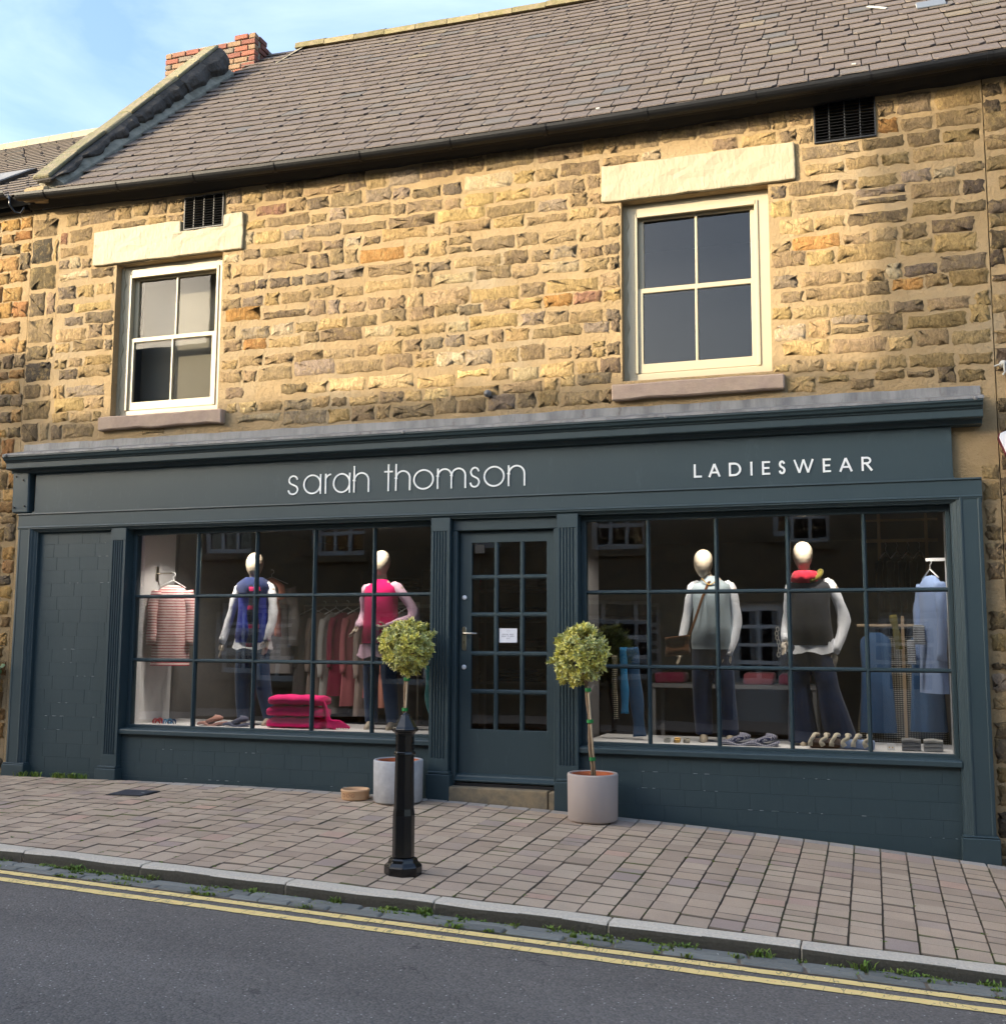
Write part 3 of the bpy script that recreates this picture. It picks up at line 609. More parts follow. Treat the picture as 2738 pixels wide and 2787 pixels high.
for v in VENT:
    g = MB().box(v[0], v[0] + .012, YW - .02, YW + .02, v[2], v[3]).box(v[1] - .012, v[1], YW - .02, YW + .02, v[2], v[3]).box(v[0] + .012, v[1] - .012, YW - .02, YW + .02, v[2], v[2] + .012).box(v[0] + .012, v[1] - .012, YW - .02, YW + .02, v[3] - .012, v[3]).build('vent_grille', 'black_iron', shop)
    for i in range(1, 4): x = v[0] + (v[1] - v[0]) * i / 4; MB().box(x - .005, x + .005, YW - .016, YW + .006, v[2] + .012, v[3] - .012).build('bar', 'black_iron', g)
    for i in range(1, 13):
        zc = v[2] + (v[3] - v[2]) * i / 13; MB().loft([[(v[0] + .01, YW - .022, zc - .005), (v[0] + .01, YW - .014, zc + .004), (v[0] + .01, YW + .015, zc + .006), (v[0] + .01, YW + .015, zc - .001)], [(v[1] - .01, YW - .022, zc - .005), (v[1] - .01, YW - .014, zc + .004), (v[1] - .01, YW + .015, zc + .006), (v[1] - .01, YW + .015, zc - .001)]]).build('bar', 'black_iron', g)
    MB().box(v[0] - .02, v[1] + .02, YW + .25, YW + .28, v[2] - .02, v[3] + .02).build('vent_back', 'dark_void', shop)
# sash windows
def sash_window(w, lab, gm='sash_glass', blind=False):
    x0, x1, z0, z1 = w; yb = YW + .10
    fr = boxes_around(MB(), x0, x1, z0, z1, yb, yb + .12, [(x0 + .115, x1 - .115, z0 + .08, z1 - .09)]).build('sash_window', 'cream_wood', shop, bevel=.006, label=lab)
    mb = MB(); prev = None    # rough render edge round the box frame
    zm = (z0 + z1) / 2 + .02
    def sash(za, zb, y, bot):
        xa, xb = x0 + .118, x1 - .118; r = .05; rb = .085 if bot else .045
        s_ = boxes_around(MB(), xa, xb, za, zb, y, y + .04, [(xa + r, (xa + xb) / 2 - .012, za + rb, zb - r * .9), ((xa + xb) / 2 + .012, xb - r, za + rb, zb - r * .9)]).build('sash', 'cream_wood', fr, bevel=.005)
        for a, b in ((xa + r, (xa + xb) / 2 - .012), ((xa + xb) / 2 + .012, xb - r)): MB().box(a, b, y + .018, y + .022, za + rb, zb - r * .9).build('pane', gm, fr)
    sash(zm - .025, z1 - .095, yb + .055, False); sash(z0 + .083, zm + .02, yb + .012, True)
    MB().box(x0 + .11, x1 - .11, yb - .012, yb + .02, z1 - .125, z1 - .088).box(x0 + .095, x0 + .125, yb - .012, yb + .016, z0 + .08, z1 - .088).box(x1 - .125, x1 - .095, yb - .012, yb + .016, z0 + .08, z1 - .088).build('staff_bead', 'cream_wood', fr, bevel=.004)
    if blind: MB().box(x0 + .05, x1 - .05, yb + .30, yb + .31, z0 + .02, z1 - .02).build('blind', 'blind_cloth', fr)
    mb = MB(); n = 26; L0 = []; 
    for i in range(n + 1): L0.append((x0 + .035 + .012 * math.sin(i * 1.7) + rg.uniform(-.008, .008), z0 + (z1 - z0) * i / n))
    mb.prism_y(L0 + [(x0 - .01, z1), (x0 - .01, z0)], yb - .012, yb - .001); mb.build('render_fillet', 'cream_paint', fr)
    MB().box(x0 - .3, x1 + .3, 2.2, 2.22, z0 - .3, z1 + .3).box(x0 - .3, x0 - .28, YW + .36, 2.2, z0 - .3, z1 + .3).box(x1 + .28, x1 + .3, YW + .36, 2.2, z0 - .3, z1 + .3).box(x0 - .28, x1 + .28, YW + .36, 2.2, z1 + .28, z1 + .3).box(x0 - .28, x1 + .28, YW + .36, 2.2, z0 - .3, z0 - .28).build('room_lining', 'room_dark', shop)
sash_window(WIN[0], 'left sash window, pale sky mirrored in its panes', 'dim_sash_glass', True); sash_window(WIN[1], 'right sash window with dark blue panes')
# ------------------------------------------------------------------ roof
TH = math.atan(0.91); CT, ST_ = math.cos(TH), math.sin(TH)
def sag(x): return 0.0036 * (x + 2.8) ** 2 - 0.01 if x > XL - 2 else 0.0
def rpt(x, v, h=0.0): return Vector((x, -0.13 + v * CT - h * ST_, 5.952 + v * ST_ + h * CT + sag(x)))
VR = 5.56
def slate_mb(w, l, rg, chip):
    p = [(-w / 2, 0), (w / 2, 0), (w / 2, l), (-w / 2, l)]
    if chip == 1: p = [(-w / 2 + .03, 0), (w / 2, .004), (w / 2, l), (-w / 2, l), (-w / 2, .025)]
    if chip == 2: p = [(-w / 2, .006), (w / 2 - .04, 0), (w / 2, .03), (w / 2, l), (-w / 2, l)]
    if chip == 3: p = [(-w / 2, 0), (-.02, .008), (w / 2, -.003), (w / 2, l), (-w / 2, l)]
    mb = MB(); n = len(p); t = lambda v: .034 - .030 * v / l
    mb.v = [(u + rg.uniform(-.003, .003), v, t(v) - .009) for u, v in p] + [(u, v + (.004 if v < .05 else 0), t(v)) for u, v in p]
    for i in range(n): mb.f.append((i, (i + 1) % n, n + (i + 1) % n, n + i))
    mb.f.append(tuple(range(n, 2 * n))); return mb
srg = random.Random(8)
sv_ = [slate_mb(.246, .34, srg, c) for c in (0, 0, 1, 2, 3, 0)]
def roof(parent, x0, x1, vmax, name_mat='slate', limit=300, exp=.212, skip=None):
    deck = MB(); xs = [x0 + (x1 - x0) * i / 28 for i in range(29)]
    deck.loft([[tuple(rpt(x, 0)), tuple(rpt(x, vmax)), tuple(rpt(x, vmax, -.1)), tuple(rpt(x, 0.12, -.1))] for x in xs])
    d = deck.build('roof', 'eaves_black', parent); pcs = []; v = 0.0; r = 0
    while v < vmax - .06:
        x = x0 + (0 if r % 2 else -.125) + srg.uniform(-.02, .02)
        while x < x1:
            w = srg.uniform(.215, .275); xc = x + w / 2
            if xc - w / 2 > x0 - .03 and xc + w / 2 < x1 + .05 and not (skip and skip(xc, v)):
                p = rpt(xc, v + srg.uniform(-.006, .004)); sx = .0072 * (xc + 2.8)
                mt = Matrix.Translation(p) @ Euler((TH + srg.uniform(-.006, .01), -math.atan(sx) , srg.uniform(-.012, .012))).to_matrix().to_4x4() @ Matrix.Diagonal(((w - .010) / .246, 1 if v + .34 < vmax else max(.3, (vmax - v) / .34), 1, 1)); pcs.append((mt, srg.randrange(6)))
            x += w
        v += exp; r += 1
    place_pieces(pcs, sv_, 'slate', d, 'slate', limit, 'slate_field'); return d
XE = 2.2
rf = roof(shop, XL + .34, XE, VR)
MB().loft([[(x, 8.4, 5.95), (x, 4.0, 9.7 + sag(x)), (x, 4.0, 9.6 + sag(x)), (x, 8.3, 5.85)] for x in (XL + .3, -6, -3, 0, XE)]).build('rear_roof_slope', 'slate', shop)
# ridge tiles
rid = MB().loft([[tuple(rpt(x, VR + .02, -.02)), tuple(rpt(x, VR + .16, -.02)), tuple(rpt(x, VR + .16, -.09)), tuple(rpt(x, VR + .02, -.09))] for x in (-7.4, -5, -3, -1, XE)]).build('roof_ridge', 'cement', shop)
x = -7.45
while x < XE:
    l = .46; mb = MB(); prof = [(-.16, -.03), (-.14, .05), (-.07, .10), (0, .12), (.07, .10), (.14, .05), (.16, -.03)]
    z0 = rpt(x, VR).z + .01 + srg.uniform(-.008, .008); z1 = rpt(x + l, VR).z + .01 + srg.uniform(-.008, .008); y0 = rpt(x, VR).y + .06
    mb.loft([[(x + .004, y0 + a, z0 + b) for a, b in prof], [(x + l - .004, y0 + a, z1 + b) for a, b in prof]]); mb.build('ridge_tile', 'ridge_tile', rid, smooth=False); x += l
# loose slate, tingle strip, white clips
inst('slipped_slate', bpy.data.meshes.new('tmp'), Matrix.Identity(4), rf) if False else None
m = MB(); pv_ = at(2525, 18, 1.3)
def on_roof(px, py):
    r = ray(px, py); 
    lo, hi = 5 / r.y, 20 / r.y
    for _ in range(50):
        md = (lo + hi) / 2; p = CAM + r * md
        v = (p.y + .13) / CT
        if p.z < rpt(p.x, v).z: hi = md
        else: lo = md
    lo, hi = 8 / r.y, 16 / r.y
    best = min((abs((CAM + r * (lo + (hi - lo) * i / 4000)).z - rpt((CAM + r * (lo + (hi - lo) * i / 4000)).x, ((CAM + r * (lo + (hi - lo) * i / 4000)).y + .13) / CT).z), i) for i in range(4000))[1]
    p = CAM + r * (lo + (hi - lo) * best / 4000); return p.x, (p.y + .13) / CT
def roof_plate(px, py, w, l, matn, name, rz=0.0, h=.035, t=.008):
    x, v = on_roof(px, py); mb = MB().box(-w / 2, w / 2, -l / 2, l / 2, 0, t)
    mb.xform(Matrix.Translation(rpt(x, v, h)) @ Euler((TH, 0, 0)).to_matrix().to_4x4() @ Euler((0, 0, rz)).to_matrix().to_4x4()); return mb.build(name, matn, rf)
M('new_slate', hx('#5f666f'), rough=.6, var=.08)
roof_plate(2533, 20, .25, .22, 'new_slate', 'slate'); roof_plate(2387, 30, .03, .26, 'clip_white', 'lead_strip', rz=.7); roof_plate(2496, 27, .02, .14, 'clip_white', 'lead_strip')
for px, py in ((2324, 186), (1629, 306)): roof_plate(px, py, .035, .025, 'clip_white', 'slate_clip')
# gutter, dark strip for its shade, brackets
def gutter(parent, x0, x1, yo=0.0, zo=0.0, lump=0.0):
    xs = [x0 + (x1 - x0) * i / 40 for i in range(41)]; mb = MB(); rings = []
    for x in xs:
        zc = 5.985 + sag(x) + zo; yc = -.155 + yo; r = .062
        o = [(yc + r * math.cos(rad(a)), zc + r * math.sin(rad(a))) for a in range(180, 361, 20)]; ii = [(yc + (r - .006) * math.cos(rad(a)), zc + .001 + (r - .006) * math.sin(rad(a))) for a in range(360, 179, -20)]
        rings.append([(x, a, b + (rg.uniform(0, lump) if b > zc - .01 else 0)) for a, b in o + ii])
    mb.loft(rings); g = mb.build('gutter', 'gutter_black', parent, smooth=False)
    x = x0 + .35
    while x < x1 - .1:
        zc = 5.985 + sag(x) + zo; yc = -.155 + yo; r = .069
        MB().loft([[(xx, yc + q * math.cos(rad(a)), zc + q * math.sin(rad(a))) for a, q in [(a, r) for a in range(180, 361, 20)] + [(a, r - .006) for a in range(360, 179, -20)]] for xx in (x - .02, x + .02)]).build('gutter_bracket', 'gutter_black', g); x += .9
    return g
gutter(shop, XL + .02, XE, 0, 0, .006)
MB().loft([[(x, -.085, 5.99 + sag(x)), (x, .16, 6.06 + sag(x)), (x, .16, 5.925 + sag(x) * .8 + rg.uniform(-.01, .01)), (x, -.0 + .03, 5.925 + sag(x) * .8 + rg.uniform(-.012, .012))] for x in [XL + .02 + (XE - XL - .04) * i / 46 for i in range(47)]]).build('eaves_shade_board', 'eaves_black', shop)  # black strip below the gutter, standing in for its shadow on the stone
# raised gable parapet on the left
gp = MB(); gx0, gx1 = XL + .15, XL + .33
ht = lambda v: .155 + .056 * v
vv = [0.25 + 4.2 * i / 10 for i in range(11)]
gp.loft([[(gx0, rpt(-8.2, v).y, rpt(-8.2, v, -.3).z), (gx1 + .10, rpt(-8.2, v).y, rpt(-8.2, v, -.3).z), (gx1 + .10, rpt(-8.2, v, .035).y, rpt(-8.2, v, .035).z), (gx1 + .01 + srg.uniform(-.02, .02), rpt(-8.2, v, .12).y, rpt(-8.2, v, .12).z), (gx1 - .04, rpt(-8.2, v, ht(v) - .06).y, rpt(-8.2, v, ht(v) - .06).z), (gx0, rpt(-8.2, v, ht(v) - .06).y, rpt(-8.2, v, ht(v) - .06).z)] for v in vv])
gp = gp.build('gable_parapet', 'cement', shop)
n = 7; vs0 = .2
for i in range(n):
    va = vs0 + (4.5 - vs0) * i / n; vb = vs0 + (4.5 - vs0) * (i + 1) / n - .008
    mb = MB(); r = lambda: srg.uniform(-.008, .008)      # coping slab on top
    A_ = [rpt(-8.2, va, ht(va) - .042 + r()), rpt(-8.2, vb, ht(vb) - .042 + r()), rpt(-8.2, vb, ht(vb) + r()), rpt(-8.2, va, ht(va) + r())]
    mb.loft([[(gx0 - .03 + r(), p.y, p.z) for p in A_], [(gx1 + .0 + r() * 2, p.y, p.z) for p in A_]]); mb.build('coping_stone', 'coping', gp, bevel=.012)
    mb = MB(); k = 9; rings = []; ov = srg.uniform(-.06, .06)   # rough dark stone under it, facing the roof
    for j in range(k):
        t = j / (k - 1); v_ = va - .03 + (vb - va + .04) * t; e = math.sin(math.pi * (.10 + .8 * t)) ** .6; d = .015 + .075 * e + srg.uniform(-.025, .025)
        lo = .06 + .07 * (1 - e) + .03 * math.sin(j * 1.1 + i) + srg.uniform(-.015, .02); hi = ht(v_) - .04; sk = .10 * (hi - lo) / .2
        P = [rpt(-8.2, v_ + sk * q, h) for q, h in ((.6, lo), (.3, lo + (hi - lo) * .35), (.1, lo + (hi - lo) * .75), (0, hi))]
        rings.append([(gx1 - .16, P[0].y, P[0].z), (gx1 + d * .35, P[0].y, P[0].z), (gx1 + d + srg.uniform(-.015, .015), P[1].y, P[1].z), (gx1 + d * .85 + srg.uniform(-.015, .015), P[2].y, P[2].z), (gx1 + .005, P[3].y, P[3].z), (gx1 - .16, P[3].y, P[3].z)])
    mb.loft(rings); mb.build('parapet_stone', 'dark_stone', gp, bevel=.01)
# kneeler lump at the foot of the parapet
MB().box(XL + .0, XL + .3, -.1, .12, 6.03, 6.2).jitter(.02, srg).build('kneeler_stone', 'reveal_render', gp, bevel=.03)
# chimney stump
ch = MB(); cx0, cx1, cy0, cy1 = -9.30, -7.84, 3.5, 4.15
ch.box(cx0 + .015, cx1 - .015, cy0 + .015, cy1 - .015, 8.6, 9.77); ch = ch.build('chimney', 'cement', shop)
BC = [hx(c) for c in ('#7d4f42', '#865545', '#734a3f', '#7d5a4b', '#70665a', '#826a54')]
brg = random.Random(4); z = 9.02; r = 0
while z < 9.9:
    top = 9.80; xs = cx0 + (0 if r % 2 else -.11)
    while xs < cx1 - .02:
        a, b = max(xs, cx0), min(xs + .215, cx1); ztop_here = 9.80 if a < -8.3 else 9.88
        if b - a > .05 and z + .06 < ztop_here: MB().box(a, b - .004, cy0 - brg.uniform(0, .012), cy0 + .1, z, z + .068, c=brg.choice(BC)).jitter(.003, brg).build('brick', 'brick', ch, bevel=.006)
        xs += .226
    ys = cy0 + .11 + (0 if r % 2 else .05)
    while ys < cy1 - .1:
        if z + .06 < 9.86 - max(0, (ys - 3.68)) * .9: MB().box(cx1 - .1, cx1 + brg.uniform(0, .01), ys, ys + .19, z, z + .068, c=tuple(v * .8 for v in brg.choice(BC[:4]))).jitter(.003, brg).build('brick', 'brick', ch, bevel=.006)
        ys += .2
    z += .083; r += 1
ap = MB()    # cement flaunching round the chimney foot
ap.add([tuple(rpt(-8.0, 4.62, .03)), tuple(rpt(-7.42, 4.68, .03)), (cx1 + .03, cy0 - .03, 9.05), (-8.05, cy0 - .03, 9.05)], [(0, 1, 2, 3)])
ap.add([tuple(rpt(-7.42, 4.68, .03)), tuple(rpt(-7.3, 5.5, .05)), (cx1 + .02, cy1 - .1, 9.75), (cx1 + .03, cy0 - .03, 9.05)], [(0, 1, 2, 3)])
ap.build('chimney_flaunching', 'cement', shop)
# ------------------------------------------------------------------ shopfront
TP = 'teal_paint'
def flash():
    mb = MB(); n = 60
    mb.loft([[(x, YW - .012 + rg.uniform(-.003, .003), 3.47 + rg.uniform(-.006, .006)), (x, YW - .02, 3.40), (x, -.10, 3.352), (x, -.165 + rg.uniform(-.003, .002), 3.335 + rg.uniform(-.003, .003)), (x, -.168, 3.315), (x, -.1, 3.33), (x, YW, 3.36)] for x in [-8.3 + 9.16 * i / n for i in range(n + 1)]])
    mb.build('lead_flashing', 'lead', shop)
flash()
cp = [(YW, 3.345), (-.10, 3.347), (-.160, 3.334), (-.163, 3.300), (-.150, 3.292), (-.138, 3.270), (-.115, 3.262), (-.112, 3.250), (-.100, 3.248), (-.098, 3.192), (-.09, 3.185), (-.02, 3.18), (-.01, 3.15), (.028, 3.145), (YW, 3.145)]
MB().prism_x(cp, -8.35, .855).build('cornice', TP, shop, bevel=.003)
for x in (-8.30, -6.95, -3.9, -1.55, .80): MB().lathe([(.016, 0), (.016, .006), (.006, .01)], 0, 0, 10).xform(Matrix.Translation((x, -.166, 3.318)) @ Euler((rad(90), 0, 0)).to_matrix().to_4x4()).build('flashing_disc', 'lead', shop)
fascia = MB().box(-8.08, .635, .03, YW - .002, 2.735, 3.146).build('fascia', TP, shop, bevel=.003)
MB().box(-8.09, .64, .012, .0298, 2.735, 2.752).build('fascia_bead', TP, shop)
con = MB().box(-8.34, -8.13, -.01, YW - .002, 2.745, 3.17).jitter(.006, rg).build('console', TP, shop, bevel=.012)
for x, z in ((-8.29, 3.12), (-8.2, 3.08), (-8.3, 2.8), (-8.17, 2.81)): MB().box(x - .008, x + .008, -.022, -.008, z - .007, z + .007).build('nail', 'black_iron', con)
# lettering
def letters():
    sx = lambda fx: at(fx * 1.438, 912 * 1.438, .022).x
    def bl(x): return 2.818 - .0 * x
    XH, AS, W = .186, .246, .0145; Y0, Y1 = .022, .0297
    def out(mb): mb.build('letter', 'white_letter', fascia)
    def O(a, b): return arc((a + b) / 2, B + XH / 2, (b - a) / 2 - W / 2, XH / 2 - W / 2, 0, 360 - 360 / 28, 27)
    SP = [(.88, .80), (.72, .95), (.48, 1.0), (.24, .93), (.13, .76), (.24, .60), (.5, .51), (.78, .41), (.90, .24), (.76, .06), (.48, 0), (.20, .06), (.07, .22)]
    def S(a, b, h, w): return [(a + w / 2 + (b - a - w) * x, B + w / 2 + (h - w) * z) for x, z in smoothline(SP, 4)]
    def arch(a, b): r = (b - a - W) / 2; return [(a + W / 2, B)] + [(a + W / 2, B + XH - r - W / 2)] + arc(a + W / 2 + r, B + XH - r - W / 2, r, r, 180, 0, 12) + [(b - W / 2, B)]
    for ch_, f0, f1 in (('s', 543, 567), ('a', 574, 608), ('r', 615, 628), ('a', 630, 663), ('h', 669, 699), ('t', 727, 743), ('h', 748, 777), ('o', 782, 821), ('m', 827, 882), ('s', 887, 910), ('o', 915, 955), ('n', 961, 994)):
        a, b = sx(f0), sx(f1); B = bl(a); mb = MB()
        if ch_ == 's': mb.ribbon(S(a, b, XH, W), W, Y0, Y1)
        elif ch_ == 'o': mb.ribbon(O(a, b), W, Y0, Y1, True)
        elif ch_ == 'a': mb.ribbon(O(a, b), W, Y0, Y1, True); mb.ribbon([(b - W / 2, B), (b - W / 2, B + XH)], W, Y0 - .0005, Y1)
        elif ch_ == 'r': mb.ribbon([(a + W / 2, B), (a + W / 2, B + XH)], W, Y0, Y1); mb.ribbon(arc(a + .06, B + XH - .06, .06 - W / 2, .06 - W / 2, 175, 88, 8), W, Y0 - .0005, Y1)
        elif ch_ == 'h': mb.ribbon([(a + W / 2, B), (a + W / 2, B + AS)], W, Y0, Y1); mb.ribbon(arch(a, b), W, Y0 - .0005, Y1)
        elif ch_ == 'n': mb.ribbon([(a + W / 2, B), (a + W / 2, B + XH)], W, Y0, Y1); mb.ribbon(arch(a, b), W, Y0 - .0005, Y1)
        elif ch_ == 'm': mb.ribbon([(a + W / 2, B), (a + W / 2, B + XH)], W, Y0, Y1); mid = (a + b) / 2; mb.ribbon(arch(a, mid + W / 2), W, Y0 - .0005, Y1); mb.ribbon(arch(mid - W / 2, b), W, Y0 - .001, Y1)
        elif ch_ == 't': m_ = (a + b) / 2; mb.ribbon([(m_, B), (m_, B + AS)], W, Y0, Y1); mb.ribbon([(a, B + XH - W / 2), (b, B + XH - W / 2)], W, Y0 - .0005, Y1)
        out(mb)
    H, W2 = .112, .0165; tx = lambda t: at(1824 + t * .48, 1268, .022).x
    for ch_, t0, t1 in (('L', 133, 178), ('A', 215, 285), ('D', 332, 402), ('I', 452, 468), ('E', 520, 566), ('S', 612, 656), ('W', 698, 815), ('E', 865, 911), ('A', 957, 1035), ('R', 1085, 1150)):
        a, b = tx(t0), tx(t1); B = 2.825; w = W2; mb = MB(); h = w / 2
        if ch_ == 'L': mb.ribbon([(a + h, B), (a + h, B + H)], w, Y0, Y1); mb.ribbon([(a, B + h), (b, B + h)], w, Y0 - .0005, Y1)
        if ch_ == 'A': m_ = (a + b) / 2; mb.ribbon([(a + h, B), (m_, B + H - .004)], w, Y0, Y1); mb.ribbon([(m_, B + H - .004), (b - h, B)], w, Y0 - .0005, Y1); mb.ribbon([(a + (b - a) * .24, B + H * .33), (b - (b - a) * .24, B + H * .33)], w * .85, Y0 - .001, Y1)
        if ch_ == 'D': mb.ribbon([(a + h, B), (a + h, B + H)], w, Y0, Y1); mb.ribbon([(a, B + H - h)] + arc(b - H / 2, B + H / 2, H / 2 - h, H / 2 - h, 90, -90, 14) + [(a, B + h)], w, Y0 - .0005, Y1)
        if ch_ == 'I': mb.ribbon([((a + b) / 2, B), ((a + b) / 2, B + H)], w, Y0, Y1)
        if ch_ == 'E':
            mb.ribbon([(a + h, B), (a + h, B + H)], w, Y0, Y1)
            for zz, k in ((h, 1), (H / 2, .9), (H - h, 1)): mb.ribbon([(a, B + zz), (a + (b - a) * k, B + zz)], w * .9, Y0 - .0005, Y1)
        if ch_ == 'S': mb.ribbon(S(a, b, H, w), w, Y0, Y1)
        if ch_ == 'W':
            q = [(a + h, B + H), (a + (b - a) * .29, B + .006), ((a + b) / 2, B + H), (b - (b - a) * .29, B + .006), (b - h, B + H)]
            for i in range(4): mb.ribbon([q[i], q[i + 1]], w * .9, Y0 - .0003 * i, Y1)
        if ch_ == 'R': mb.ribbon([(a + h, B), (a + h, B + H)], w, Y0, Y1); r = H * .27; mb.ribbon([(a, B + H - h)] + arc(a + (b - a) * .48, B + H - r, r - h * .6, r - h, 90, -90, 10) + [(a, B + H - 2 * r + h)], w * .9, Y0 - .0005, Y1); mb.ribbon([(a + (b - a) * .4, B + H - 2 * r + h), (b - h, B)], w, Y0 - .001, Y1)
        out(mb)
letters()
# frieze (architrave over the windows) and the two end uprights with the same moulding
fp = [(YW - .001, 2.735), (-.012, 2.735), (-.014, 2.722), (0, 2.716), (0, 2.60), (-.008, 2.598), (-.012, 2.588), (-.004, 2.584), (-.004, 2.572), (.012, 2.566), (.02, 2.556), (.03, 2.552), (.03, 2.545), (YW - .001, 2.545)]
MB().prism_x(fp, -8.245, .832).build('frieze', TP, shop, bevel=.002)
def upright(xo, xi, s, z0, z1, label=None):     # outer x, inner x
    w = abs(xi - xo); q = [(0, .0), (0.02, -.004), (.025, -.004), (.03, 0), (w - .085, 0), (w - .08, -.008), (w - .066, -.010), (w - .06, .0), (w - .045, .004), (w - .038, .018), (w - .02, .024), (w - .012, .034), (w, .036), (w, YW - .001), (0, YW - .001)]
    o = MB().prism_z([(xo + s * a, b + .001) for a, b in q], z0, z1).build('corner_upright', TP, shop, bevel=.002); return o
u = upright(-8.24, -8.02, 1, .23, 2.60)
MB().box(-8.265, -7.995, -.03, YW - .002, zp(-8.1, 0) - .08, .225).box(-8.258, -8.0, -.022, YW - .003, .2252, .24).build('plinth_block', TP, u, bevel=.006)
u = upright(.826, .605, -1, .05, 2.60)
MB().box(.585, .85, -.035, YW - .002, zp(.7, 0) - .12, .045).box(.592, .842, -.026, YW - .003, .0452, .062).build('plinth_block', TP, u, bevel=.006)
def pilaster(x0, x1, z0, z1, zpl, px0, px1, depth=YW + .04):
    n = 5; m = .022; w = (x1 - x0 - 2 * m) / n; q = [(x0, depth), (x0, 0.002)]
    for i in range(n):
        a = x0 + m + w * i; q += [(a + .004, 0.002), (a + w * .25, .011), (a + w * .5, .014), (a + w * .75, .011), (a + w - .004, 0.002)]
    q += [(x1, 0.002), (x1, depth)]
    mb = MB().prism_z(q, zpl + .12, z1 - .12)
    mb.box(x0, x1, .0025, depth, z1 - .12, z1).box(x0, x1, .0025, depth, z0, zpl + .12)
    p = mb.build('pilaster', TP, shop, bevel=.002)
    MB().box(px0, px1, -.035, depth - .003, z0 - .12, zpl - .012).box(px0 + .012, px1 - .012, -.02, depth - .004, zpl - .0118, zpl + .012).build('plinth_block', TP, p, bevel=.006); return p
pilaster(-7.10, -6.925, .12, 2.556, .24, -7.14, -6.905, YW + .09)
pilaster(-3.69, -3.51, .20, 2.556, .335, -3.70, -3.48, YW + .09)
pilaster(-2.53, -2.345, .18, 2.556, .32, -2.545, -2.325, YW + .09)
# painted masonry: blind panel on the left and the two stall risers
def masonry(name, x0, x1, z0f, z1, y, parts=None):
    base = MB(); xs = [x0 + (x1 - x0) * i / 6 for i in range(7)]
    base.loft([[(x, y + .004, z0f(x)), (x, y + .004, z1), (x, y + .09, z1), (x, y + .09, z0f(x))] for x in xs]); b = base.build(name, TP, shop)
    z = z1; r = 0; hh = .132
    while z > min(z0f(x0), z0f(x1)) + .02:
        x = x0 - rg.uniform(0, .14)
        while x < x1:
            w = rg.uniform(.17, .34); a, c = max(x, x0), min(x + w, x1); zl = max(z - hh, z0f((a + c) / 2))
            if c - a > .03 and z - zl > .03: MB().box(a + .0004, c - .0004, y - rg.uniform(0, .0004), y + .01, zl + .0004, z - .0004).build('block', TP, b, bevel=.0008)
            x += w
        z -= hh; r += 1
    return b
gl = lambda x: zp(x, 0) - .06
masonry('blind_panel', -8.02, -7.10, gl, 2.55, .075)
masonry('stall_riser', -6.925, -3.69, gl, .555, .07); masonry('stall_riser', -2.345, .607, gl, .545, .07)
mb = MB(); crg = random.Random(9)      # hairline chips where old paint shows along the joints
for _ in range(34):
    reg = crg.choice(((-7.95, -7.2, .25, 2.5, .0725, 2.55), (-6.7, -3.8, .15, .5, .0675, .555), (-2.2, .5, -.05, .5, .0675, .545), (-2.2, .5, -.05, .5, .0675, .545)))
    x = crg.uniform(reg[0], reg[1]); k = crg.randrange(1, 16); z = reg[5] - .132 * k
    if z < reg[2]: z = reg[5] - .132 * crg.randrange(1, 4)
    l = crg.uniform(.015, .06)
    for q in range(crg.randrange(1, 4)): x2 = x + q * .09; l2 = l * crg.uniform(.5, 1); mb.add([(x2, reg[4], z), (x2 + l2, reg[4], z + .0005), (x2 + l2 * .9, reg[4], z + .003), (x2 + l2 * .1, reg[4], z + .0035)], [(0, 1, 2, 3)])
mb.build('paint_chips', 'paint_chip', shop, kind='stuff', recalc=False)
# display windows
YG = .16
def display_window(x0, x1, z0, z1, bars, hb, lab):
    d = boxes_around(MB(), x0, x1, z0, z1, .125, .205, [(x0 + .04, x1 - .035, z0 + .03, z1 - .05)]).build('display_window', TP, shop, bevel=.004, label=lab)
    MB().prism_x([(.02, z0 - .052), (.02, z0 - .012), (.035, z0 + .0), (.22, z0 + .012), (.22, z0 - .052)], x0 - .01, x1 + .01).build('sill', TP, d, bevel=.004)
    gx = [x0 + .04] + bars + [x1 - .035]; gz = [z0 + .03] + hb + [z1 - .05]
    prof = lambda c, h: [(c - h, YG + .02), (c - h, YG - .004), (c - h * .75, YG - .014), (c - h * .35, YG - .03), (c + h * .35, YG - .03), (c + h * .75, YG - .014), (c + h, YG - .004), (c + h, YG + .02)]
    for b in bars: MB().prism_z(prof(b, .017), z0 + .028, z1 - .048).build('glazing_bar', TP, d)
    for h in hb: MB().prism_x([(y, z) for z, y in prof(h, .0172)], x0 + .038, x1 - .033).xform(Matrix.Translation((0, .0006, 0))).build('glazing_bar', TP, d)
    for i in range(len(gx) - 1):
        for j in range(len(gz) - 1):
            t = rg.uniform(-.0035, .0035); t2 = rg.uniform(-.0035, .0035); a, b, c, e = gx[i] - .006, gx[i + 1] + .006, gz[j] - .006, gz[j + 1] + .006
            mb = MB().loft([[(a, YG - t - t2, c), (b, YG + t - t2, c), (b, YG + t + t2, e), (a, YG - t + t2, e)], [(a, YG - t - t2 + .004, c), (b, YG + t - t2 + .004, c), (b, YG + t + t2 + .004, e), (a, YG - t + t2 + .004, e)]]); mb.build('pane', 'glass', d)
    return d
display_window(-6.925, -3.69, .61, 2.545, [-6.19, -5.54, -4.92, -4.31], [1.885, 1.265], 'left display window with pink and blue clothes')
display_window(-2.345, .607, .60, 2.545, [-1.77, -1.20, -.625, -.035], [1.888, 1.262], 'right display window with denim and knitwear')
# soffit over the windows and door
MB().box(-6.92, .60, .031, .4, 2.546, 2.60).build('soffit', TP, shop)
